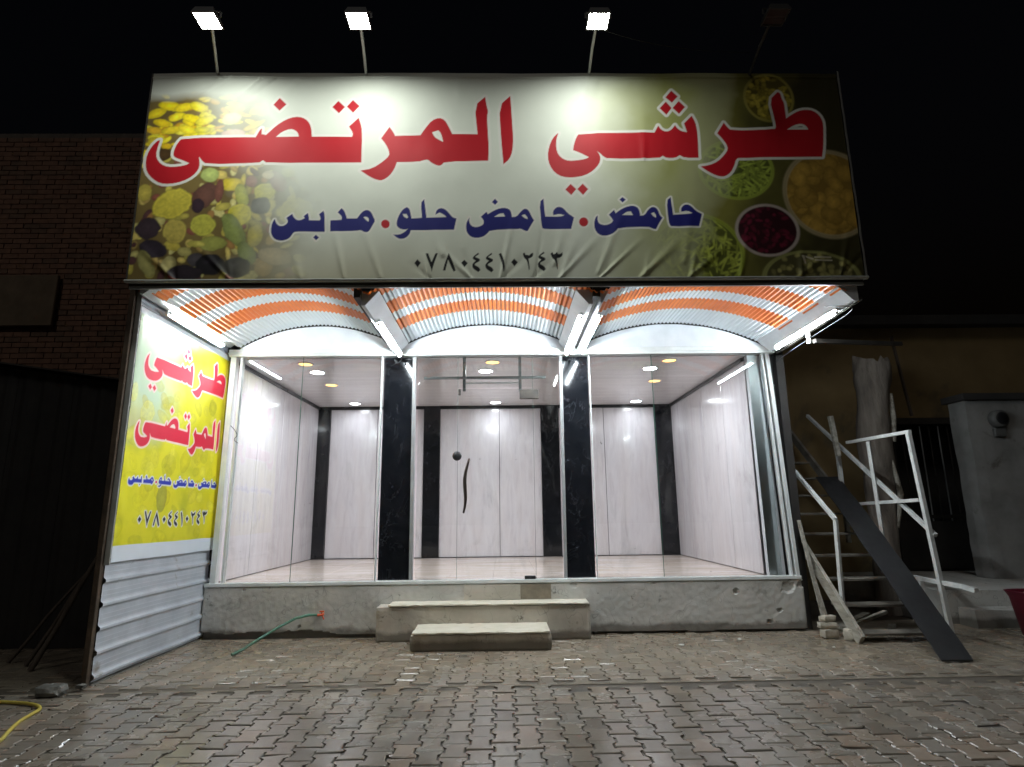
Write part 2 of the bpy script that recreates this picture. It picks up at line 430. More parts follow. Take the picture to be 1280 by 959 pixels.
for i in order:
    x, y = spots[i]
    t = min(1, max(0, (y - 5.5) / 1.5))
    dz = rng.uniform(-.004, .003) - .003 * t - (rng.uniform(.002, .007) if rng.random() < .10 else 0); rz = rng.uniform(-.012, .012); tx = rng.uniform(-.014, .014); ty = rng.uniform(-.014, .014)
    # the ground dips and heaves a little
    dz += .006 * mnoise.noise(Vector((x * .9, y * .9, 0)))
    mi = rng.randrange(6) if rng.random() < .88 else 6 + rng.randrange(3)
    mat = Matrix.Translation((x, y, dz)) @ Matrix.Rotation(rz, 4, 'Z') @ Matrix.Rotation(tx, 4, 'X') @ Matrix.Rotation(ty, 4, 'Y')
    if i in single:
        o = bpy.data.objects.new('paver', pmeshes[mi]); COL.objects.link(o); o.parent = pavement; o.matrix_local = mat
    else:
        k = len(jv); r_ = rng.random(); me = pmeshes[mi]
        jv += [tuple(mat @ v.co) for v in me.vertices]
        for p in me.polygons: jf.append(tuple(q + k for q in p.vertices)); 
        jr += [r_] * len(me.vertices)
me = bpy.data.meshes.new('paver_field'); me.from_pydata(jv, [], jf); me.update(); me.materials.append(M['paver'])
at = me.attributes.new('rnd', 'FLOAT', 'POINT'); at.data.foreach_set('value', jr)
tag(obj('paver_field', me, pavement), None, None, None, 'stuff')
# pale mortar line between the two laid areas
pts = [(-8 + i * .25, SEAM + .012 * mnoise.noise(Vector((i * .7, 0, 0))) + .0 , 0) for i in range(69)]
sv = []; sf = []
for i, p in enumerate(pts):
    wd = .009 + .006 * mnoise.noise(Vector((i * 1.3, 5, 0)))
    sv += [(p[0], p[1] - wd + .012 * p[0], -.007), (p[0], p[1] - wd * .4 + .012 * p[0], .000 + .004 * mnoise.noise(Vector((i, 2, 0)))), (p[0], p[1] + wd * .4 + .012 * p[0], .000), (p[0], p[1] + wd + .012 * p[0], -.007)]
for i in range(len(pts) - 1):
    for k in range(3): sf.append((4*i+k, 4*(i+1)+k, 4*(i+1)+k+1, 4*i+k+1))
MB().add(sv, sf, True).build('mortar_seam', mottled('seam_mortar', (.17, .14, .105), (.28, .24, .19), 9, (.7, .9), .4, 50, world=True), pavement)

# ------------------------------------------------------------------ the shop
shop = thing('shop', (0, 8, 0), 'single-storey pickle shop with glass front on a concrete platform', 'shop')
FZ, CZ = .65, 3.60
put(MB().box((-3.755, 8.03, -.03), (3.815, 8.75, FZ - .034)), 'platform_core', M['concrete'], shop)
HOLES = ((2.952, .485, .045, .05), (3.48, .25, .030, .04), (3.34, .115, .035, .045), (3.62, .52, .09, .022), (-2.545, .135, .022, .04), (-3.26, .585, .015, .03), (3.80, .56, .06, .04), (1.9, .60, .03, .012), (.9, .59, .05, .012))
gx, gz = 420, 44; vs = []; fs = []
for k in range(gz + 1):
    for i in range(gx + 1):
        x = -3.76 + 7.58 * i / gx; z = -.03 + (FZ - .002) * k / gz
        P3 = Vector((x, 0, z))
        y = 7.95 + .006 * mnoise.noise(P3 * 3) + .0035 * mnoise.noise(P3 * 17)
        for hx, hz, hr, hd in HOLES:
            d = math.hypot(x - hx, (z - hz) * 1.2) / (hr * (1 + .5 * mnoise.noise(P3 * 22)))
            if d < 1: y += hd * min(1, (1 - d) * 3)
        low = .075 + .05 * mnoise.noise(Vector((x * 2.2, 3, 0))) + .02 * mnoise.noise(Vector((x * 11, 7, 0)))
        low *= min(1, max(.25, (-1.4 - x) / .8)) if x < 0 else .22
        if z < low: y += .055
        if k == gz: y += .010 + .006 * mnoise.noise(Vector((x * 9, 1, 2))); 
        if i in (0, gx): y += .012
        vs.append((x, y, z))
for k in range(gz):
    for i in range(gx):
        q = k * (gx + 1) + i; fs.append((q, q + 1, q + gx + 2, q + gx + 1))
for side, i in ((-3.76, 0), (3.82, gx)):      # returns at both ends
    b0 = len(vs)
    for k in range(gz + 1): vs.append((side, 8.74, -.03 + (FZ - .002) * k / gz))
    for k in range(gz):
        a0, a1 = k * (gx + 1) + i, (k + 1) * (gx + 1) + i
        fs.append((b0 + k, a0, a1, b0 + k + 1) if i == 0 else (a0, b0 + k, b0 + k + 1, a1))
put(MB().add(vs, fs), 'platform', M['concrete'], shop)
# steps with pale slabs
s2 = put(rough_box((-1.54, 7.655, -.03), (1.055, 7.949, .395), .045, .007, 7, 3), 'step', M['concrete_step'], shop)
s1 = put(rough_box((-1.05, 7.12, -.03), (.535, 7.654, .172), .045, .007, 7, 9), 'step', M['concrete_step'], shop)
sub(rough_box((-1.40, 7.63, .396), (1.04, 7.96, .423), .05, .005, 11, 4), 'slab', M['slab'], s2)
sub(rough_box((-1.03, 7.09, .173), (.52, 7.66, .203), .05, .005, 11, 5), 'slab', M['slab'], s1)
p1 = put(rough_box((-.50, 7.935, .425), (.30, 7.948, .61), .08, .002, 9, 6), 'patch', M['concrete_step'], shop)
put(rough_box((.21, 7.93, .425), (.60, 7.946, .605), .08, .002, 9, 8), 'patch', mottled('brown_patch', (.16, .13, .09), (.28, .24, .18), 8, (.6, .9), .5, 60), shop)
# floor: slab then tiles
fl = put(MB().box((-3.78, 7.97, FZ - .03), (3.80, 12.1, FZ - .012)), 'floor', M['mortar'], shop)
tw = .60; tmesh = MB().box((-tw/2 + .001, -tw/2 + .001, -.011), (tw/2 - .001, tw/2 - .001, 0), .002).mesh('floor_tile', M['tile'])
for i in range(12):
    for j in range(7):
        x = -3.44 + i * tw; y = 8.33 + j * tw
        if x > 3.3: continue
        o = obj('floor_tile', tmesh, fl, (x, y - 8, FZ))
# outer shell (dark outside)
put(MB().box((-3.92, 8.05, -.05), (-3.80, 12.25, 3.95)), 'outer_wall', M['ext_dark'], shop)
put(MB().box((3.825, 8.06, -.05), (3.93, 12.25, 3.95)), 'outer_wall', M['ext_dark'], shop)
put(MB().box((-3.80, 12.12, -.05), (3.825, 12.25, 3.95)), 'outer_wall', M['ext_dark'], shop)
put(MB().box((-3.95, 8.04, 3.951), (3.95, 12.3, 4.10)), 'roof', M['ext_dark'], shop)
# lining panels
XLW, XRW, YB = -3.68, 3.42, 12.0
bw = put(MB().box((-3.79, YB + .02, FZ), (3.82, YB + .10, 3.9)), 'back_wall', M['black_trim'], shop)
lw = put(MB().box((-3.79, 8.06, FZ - .01), (XLW - .02, YB + .02, 3.9)), 'side_wall', M['black_trim'], shop)
rw = put(MB().box((XRW + .02, 8.16, FZ - .01), (3.82, YB + .02, 3.9)), 'side_wall', M['black_trim'], shop)
def panel(part, a, b, axis):
    if axis == 'x': m = MB().box((a[0] + .005, YB, a[1]), (b[0] - .005, YB + .018, b[1]), .003)
    return sub(m, 'wall_panel', M['wall_panel'], part)
edges = [-3.44, -2.50, -1.57, None, -1.25, -.06, .78, None, 1.14, 2.05, 3.08]
prev = None
for e in edges:
    if e is None: prev = None; continue
    if prev is not None: panel(bw, (prev, FZ + .012), (e, CZ - .05), 'x')
    prev = e
for k in range(4):
    y0, y1 = 8.10 + k * .975, 8.10 + (k + 1) * .975
    sub(MB().box((XLW - .018, y0 + .005, FZ + .012), (XLW, y1 - .005, CZ - .05), .003), 'wall_panel', M['wall_panel'], lw)
    y0, y1 = 8.18 + k * .955, 8.18 + (k + 1) * .955
    sub(MB().box((XRW, y0 + .005, FZ + .012), (XRW + .018, y1 - .005, CZ - .05), .003), 'wall_panel', M['wall_panel'], rw)
for x0, x1 in ((-3.70, -3.44), (-1.57, -1.25), (.78, 1.14), (3.08, 3.43)):
    put(MB().box((x0, YB - .05, FZ), (x1, YB + .015, CZ - .002), .004), 'dark_column', M['black_panel'], shop)
# ceiling boards
ce = put(MB().box((-3.79, 8.07, CZ + .02), (3.82, YB + .02, CZ + .10)), 'ceiling', M['black_trim'], shop)
cm = MB().box((-3.55, -.146, 0), (3.55, .146, .018), .003).mesh('ceiling_board', M['ceiling_panel'])
for k in range(13):
    obj('ceiling_board', cm, ce, (-.13, .24 + k * .295, CZ))
put(MB().box((XLW + .001, YB - .035, CZ - .055), (XRW - .001, YB - .002, CZ - .003)), 'ceiling_trim', M['black_trim'], shop)
put(MB().box((XRW - .035, 8.2, CZ - .052), (XRW - .002, YB - .04, CZ - .004)), 'ceiling_trim', M['black_trim'], shop)
put(MB().box((XLW + .002, 8.2, CZ - .052), (XLW + .03, YB - .04, CZ - .004)), 'ceiling_trim', M['black_trim'], shop)
put(MB().box((XLW + .003, YB - .02, FZ + .001), (XRW - .003, YB - .003, FZ + .011)), 'skirting', M['black_trim'], shop)
# black pillars in the front
for x0, x1 in ((-1.615, -1.215), (.825, 1.19)):
    put(MB().box((x0, 8.06, FZ), (x1, 8.38, CZ - .002), .006), 'pillar', M['black_panel'], shop)
# header, tympana and sill
put(MB().box((-3.70, 7.93, CZ), (3.76, 8.06, CZ + .10), .006), 'header_rail', M['alu'], shop)
put(MB().box((-3.70, 7.915, CZ + .035), (3.76, 7.929, CZ + .05)), 'header_lip', M['alu'], shop)
put(MB().box((-3.76, 7.94, FZ - .03), (3.80, 8.05, FZ + .012), .004), 'sill', M['alu'], shop)
ARCH = ((-3.56, -1.40), (-1.38, .98), (1.06, 3.60))
def arch_z(x, x0, x1, spring=3.72, rise=.31):
    c = x1 - x0; Rr = c * c / (8 * rise) + rise / 2; m = (x0 + x1) / 2
    return spring + rise - Rr + math.sqrt(max(0, Rr * Rr - (x - m) ** 2))
for x0, x1 in ARCH:
    n = 28; xs = [x0 + (x1 - x0) * i / n for i in range(n + 1)]
    vs = []
    for y in (7.955, 8.045):
        vs += [(x, y, CZ + .10) for x in xs] + [(x, y, arch_z(x, x0, x1) - .004 + .006 * mnoise.noise(Vector((x * 4, y, 0)))) for x in xs]
    fs = []; N = n + 1
    for i in range(n):
        fs += [(i, i+1, N+i+1, N+i), (2*N+i+1, 2*N+i, 3*N+i, 3*N+i+1), (N+i, N+i+1, 3*N+i+1, 3*N+i)]
    put(MB().add(vs, fs), 'arch_panel', M['white_sheet'], shop)
# upright frame members
def post(x, xt, w, y0, y1, z0, z1, mat, name='frame_post'):
    m = MB().add([(x-w/2,y0,z0),(x+w/2,y0,z0),(x+w/2,y1,z0),(x-w/2,y1,z0),(xt-w/2,y0,z1),(xt+w/2,y0,z1),(xt+w/2,y1,z1),(xt-w/2,y1,z1)],
          [(0,3,2,1),(4,5,6,7),(0,1,5,4),(1,2,6,5),(2,3,7,6),(3,0,4,7)])
    return put(m, name, mat, shop)
zt = CZ - .001; zb = FZ + .0125
post(-3.665, -3.64, .07, 7.955, 8.055, zb, zt, M['alu'])
post(-3.55, -3.535, .028, 7.965, 8.05, zb, zt, M['alu'])
post(3.765, 3.66, .045, 7.95, 8.055, zb, zt, M['alu'])
post(3.70, 3.60, .022, 7.97, 8.05, zb, zt, M['alu'])
post(3.50, 3.475, .11, 8.062, 8.15, FZ + .002, zt, M['white_sheet'])
post(3.63, 3.575, .10, 8.11, 8.155, FZ + .002, zt, M['white_sheet'])
post(-1.185, -1.20, .045, 8.02, 8.10, zb, zt, M['grey_paint'])
post(.80, .815, .04, 8.02, 8.10, zb, zt, M['grey_paint'])
post(-1.635, -1.63, .014, 7.97, 8.05, zb, zt, M['alu'])
post(1.205, 1.20, .010, 7.97, 8.05, zb, zt, M['alu'])
# glass panes (real thin plates) with green polished edges at the joints
def pane(x0, x1, y, z0, z1, parent=shop, name='window_pane'):
    return put(MB().box((x0, y, z0), (x1, y + .010, z1)), name, M['glass'], parent)
pane(-3.53, -2.712, 8.00, zb, zt); pane(-2.704, -1.655, 8.00, zb, zt)
pane(1.222, 2.056, 8.00, zb, zt); pane(2.064, 3.585, 8.00, zb, zt)
pane(-1.135, -.606, 8.03, zb, zt); pane(.426, .765, 8.03, zb, zt); pane(-.594, .414, 8.03, 3.16, zt)
for x in (-2.708, 2.06): put(MB().box((x - .0035, 7.998, zb), (x + .0035, 8.012, zt)), 'glass_joint', M['glass_edge'], shop)
for x in (-.600, .420): put(MB().box((x - .0025, 8.029, zb), (x + .0025, 8.043, zt)), 'glass_joint', M['glass_edge'], shop)
# glass door leaf with its fittings
door = put(MB().box((-.594, 8.03, FZ + .02), (.414, 8.042, 3.15)), 'door', M['glass'], shop)
kn = MB()
kn.lathe([(0, .02), (.05, .02), (.062, .006), (.062, 0)], n=24)
kn.v = [(v[0] - .605, 8.028 - v[2], v[1] + 2.235) for v in kn.v]
sub(kn, 'lock_disc', M['black_plastic'], door)
hp = []
for i in range(17):
    t = i / 16; hp.append((-.452 - .07 * t + .020 * math.sin(t * math.pi * 2.0 + 2.6), 7.985, 2.19 - .69 * t))
hd = MB().tube([(hp[0][0], 8.03, hp[0][2])] + hp + [(hp[-1][0], 8.03, hp[-1][2])], [.014] + [.013 + .012 * math.sin(math.pi * i / 16) for i in range(17)] + [.014], 10)
sub(hd, 'handle', M['bronze'], door)
sub(MB().box((-.594, 8.018, 3.06), (-.56, 8.054, 3.145), .006), 'patch_fitting', M['dark_steel'], door)
sub(MB().box((.24, 8.01, 3.00), (.50, 8.06, 3.13), .008), 'door_closer', M['dark_steel'], door)
sub(MB().lathe([(0, .0), (.016, .0), (.016, .02)], (0, 0, 0), 12), 'closer_screw', M['black_plastic'], door).location = (.46, .0, 3.06)
tr = put(MB().box((-1.07, 8.046, 3.29), (.60, 8.075, 3.325)), 'transom_bar', M['lamp_grey'], shop)
for x in (-.515, .25): put(MB().box((x - .02, 8.045, 3.12), (x + .02, 8.077, CZ - .003)), 'hanger', M['lamp_grey'], shop)
put(MB().box((-.49, 8.05, 3.225), (.225, 8.07, 3.24)), 'transom_bar', M['alu'], shop)

# block on the sill and a small bracket inside
tag(MB().box((.27, 7.955, FZ + .0125), (.41, 8.0, FZ + .055), .006).build('floor_lock_box', M['black_plastic']), 'small black lock box lying on the sill under the glass door', 'lock box')

# ceiling lamps
def downlight(x, y, warm, label, k='down'):
    t = thing('ceiling_downlight', (x, y, CZ), label, 'ceiling light', 'round lights in the shop ceiling')
    MB().lathe([(.115, 0), (.112, -.012), (.096, -.014), (.094, -.004)], n=24).build('ring', M['lamp_white'], t)
    d = MB().lathe([(.094, -.005), (.060, -.010), (.0005, -.013)], n=20); d.build('lens', M['warm' if warm else k], t)
downlight(-2.79, 8.88, 0, 'white round ceiling light nearest the glass in the left bay')
downlight(-2.83, 9.80, 1, 'warm orange ceiling light behind the white one in the left bay')
downlight(-2.86, 11.55, 0, 'white ceiling light by the back wall in the left bay', 'down_soft')
downlight(-.245, 8.87, 0, 'white round ceiling light above the glass door')
downlight(-.13, 11.55, 0, 'white ceiling light by the back wall in the middle bay', 'down_soft')
downlight(2.24, 8.78, 0, 'white round ceiling light nearest the glass in the right bay')
downlight(2.53, 9.68, 1, 'warm orange ceiling light behind the white one in the right bay')
downlight(2.63, 11.55, 0, 'white ceiling light by the back wall in the right bay', 'down_soft')
downlight(-2.80, 8.36, 1, 'warm ceiling light close to the header in the left bay')
downlight(-.13, 8.33, 1, 'warm ceiling light close to the header in the middle bay')
downlight(2.40, 8.30, 1, 'warm ceiling light close to the header in the right bay')

# ------------------------------------------------------------------ canopy with three barrel vaults
can = thing('canopy', (0, 6.9, 3.6), 'vaulted canopy of white and orange corrugated sheets before the shop', 'canopy')
YF = 5.90
bands = [(YF, 6.17, 1), (6.17, 6.46, 0), (6.46, 6.83, 1), (6.83, 7.06, 0), (7.06, 7.44, 1), (7.44, 7.953, 0)]
bands = [(5.90, 6.10, 1), (6.10, 6.36, 0), (6.36, 6.70, 1), (6.70, 6.98, 0), (6.98, 7.34, 1), (7.34, 7.953, 0)]
for (x0, x1) in ARCH:
    waves = int((x1 - x0) / .050); n = waves * 6
    for bi, (y0, y1, c) in enumerate(bands):
        vs = []; fs = []; lift = .003 * (bi % 2)
        for y in (y0 - .012, y1):
            for i in range(n + 1):
                x = x0 - .03 + (x1 - x0 + .06) * i / n
                xc = min(x1, max(x0, x))
                vs.append((x, y, arch_z(xc, x0, x1) + .014 + .010 * math.sin(2 * math.pi * i / 6) + lift))
        for i in range(n): fs.append((i, i + 1, n + 1 + i + 1, n + 1 + i))
        # thin sheet with a real underside
        k = len(vs); vs2 = [(v[0], v[1], v[2] + .002) for v in vs]
        fs2 = [tuple(q + k for q in f[::-1]) for f in fs]
        put(MB().add(vs + vs2, fs + fs2, True), 'roof_sheet', M['sheet_orange' if c else 'sheet_white'], can)
# side beams (white) and the two double beams between the vaults
def prism(sec, y0, y1, name, mat):
    n = len(sec); vs = [(x, y0, z) for x, z in sec] + [(x, y1, z) for x, z in sec]
    fs = [tuple(range(n))[::-1], tuple(range(n, 2 * n))] + [(k, (k + 1) % n, n + (k + 1) % n, n + k) for k in range(n)]
    o = put(MB().add(vs, fs), name, mat, can)
    bm = bmesh.new(); bm.from_mesh(o.data); bmesh.ops.recalc_face_normals(bm, faces=bm.faces[:]); bm.to_mesh(o.data); bm.free(); return o
prism([(-3.72, 3.735), (-3.69, 3.735), (-3.53, 3.85), (-3.72, 3.85)], YF, 7.95, 'beam', M['white_sheet'])
prism([(3.74, 3.62), (3.69, 3.62), (3.51, 3.80), (3.51, 3.83), (3.74, 3.83)], YF, 7.95, 'beam', M['white_sheet'])
put(MB().box((-1.53, YF + .02, 3.69), (-1.462, 7.945, 3.80)), 'beam', M['dark_steel'], can)
prism([(-1.456, 3.615), (-1.415, 3.615), (-1.275, 3.775), (-1.456, 3.775)], YF + .05, 7.945, 'beam', M['white_sheet'])
prism([(.958, 3.615), (.918, 3.615), (.785, 3.775), (.958, 3.775)], YF + .05, 7.945, 'beam', M['white_sheet'])
put(MB().box((.962, YF + .02, 3.69), (1.035, 7.945, 3.80)), 'beam', M['dark_steel'], can)
prism([(1.04, 3.63), (1.06, 3.63), (1.13, 3.765), (1.04, 3.765)], YF + .05, 7.945, 'beam', M['white_sheet'])
put(MB().box((-3.80, 5.845, 3.80), (3.78, 5.895, 3.86)), 'front_rail', M['dark_steel'], can)
put(MB().box((-3.80, 5.84, 3.77), (3.78, 5.865, 3.798)), 'front_rail', M['grey_paint'], can)
# light plastic roof skin above the vaults keeps the canopy closed
put(MB().box((3.742, 7.0, 3.47), (3.775, 7.035, 3.70)), 'strut', M['white_sheet'], can)
put(MB().bar((3.80, 5.95, 3.66), (3.80, 7.95, 3.60), .03, .03), 'outer_rail', M['dark_steel'], can)
put(MB().bar((3.83, 7.02, 3.50), (5.3, 7.6, 3.62), .05, .05), 'outer_rail', M['dark_steel'], can)

# fluorescent lamps
def fluo(a, b, label, side, r=.014):
    a = Vector(a); b = Vector(b); m = (a + b) / 2
    t = thing('fluorescent_lamp', m, label, 'tube light', 'fluorescent tubes under the canopy')
    MB().tube([a - m, b - m], r, 12).build('tube', M['tube'], t)
    s = Vector(side).normalized(); d = (b - a).normalized(); k = r / .014
    # plate added to keep tube light off near faces, ballast box behind it
    MB().bar(a - m + s * .027 * k - d * .03, b - m + s * .027 * k + d * .03, .072 * k, .005, up=s).build('shield_plate', M['lamp_white'], t)
    MB().bar(a - m + s * .044 * k - d * .02, b - m + s * .044 * k + d * .02, .034 * k, .026 * k, up=s).build('batten', M['lamp_white'], t)
    for e, sg in ((a, -1), (b, 1)):
        MB().tube([e - m - d * .001 * sg * -1, e - m + d * .028 * sg], r + .004, 12).build('end_cap', M['lamp_white'], t)
fluo((-3.63, 6.36, 3.68), (-3.63, 7.60, 3.67), 'lit fluorescent tube above the yellow side banner', (-.9, 0, .1))
fluo((-1.365, 6.45, 3.565), (-1.365, 7.80, 3.565), 'lit fluorescent tube under the beam between left and middle vaults', (-.12, 0, 1))
fluo((.875, 6.25, 3.565), (.875, 7.80, 3.565), 'lit tube on the left side of the right-hand canopy beam', (.12, 0, 1))
fluo((1.085, 6.30, 3.585), (1.085, 7.80, 3.585), 'thin lit tube on the right side of the right-hand canopy beam', (0, 0, 1), .010)
fluo((3.645, 6.18, 3.575), (3.645, 7.62, 3.575), 'lit fluorescent tube along the open right edge of the canopy', (.25, 0, 1))

# ------------------------------------------------------------------ left side wall of ribbed sheet
sw = thing('side_screen', (-3.8, 7, 0), 'white ribbed metal screen closing the left side of the forecourt', 'screen')
prof = []
z = .02
while z < 3.74:
    for dz, dx in ((0, 0), (.012, .004), (.030, .026), (.052, .026), (.070, .004), (.085, 0), (.118, .0012), (.122, 0), (.160, .0012), (.164, 0)):
        prof.append((z + dz, dx))
    z += .212
ys = [5.98 + i * .21 for i in range(11)]
vs = []; fs = []
for y in ys:
    for (zz, dx) in prof: vs.append((-3.775 + dx + .004 * mnoise.noise(Vector((y * 2, zz * 2, 0))), y, zz + .010 * mnoise.noise(Vector((y, zz, 4)))))
N = len(prof)
for i in range(len(ys) - 1):
    for k in range(N - 1): fs.append((i*N+k, (i+1)*N+k, (i+1)*N+k+1, i*N+k+1))
put(MB().add(vs, fs), 'ribbed_sheet', M['ribbed'], sw)
put(MB().box((-3.84, 5.93, -.02), (-3.785, 5.985, 3.83), .004), 'post', M['rust_steel'], sw)
put(MB().box((-3.84, 7.95, -.02), (-3.80, 8.02, 3.83)), 'post', M['rust_steel'], sw)
for zz in (.06, 1.25, 2.5, 3.65): put(MB().box((-3.835, 5.99, zz), (-3.80, 7.94, zz + .04)), 'rail', M['rust_steel'], sw)
put(MB().box((-3.784, 5.965, 1.05), (-3.73, 5.979, 3.78), .003), 'edge_flashing', M['tarp'], sw)
put(rough_box((-3.84, 5.97, -.02), (-3.74, 7.93, .012), .1, .006, 5), 'kerb', M['concrete'], sw)

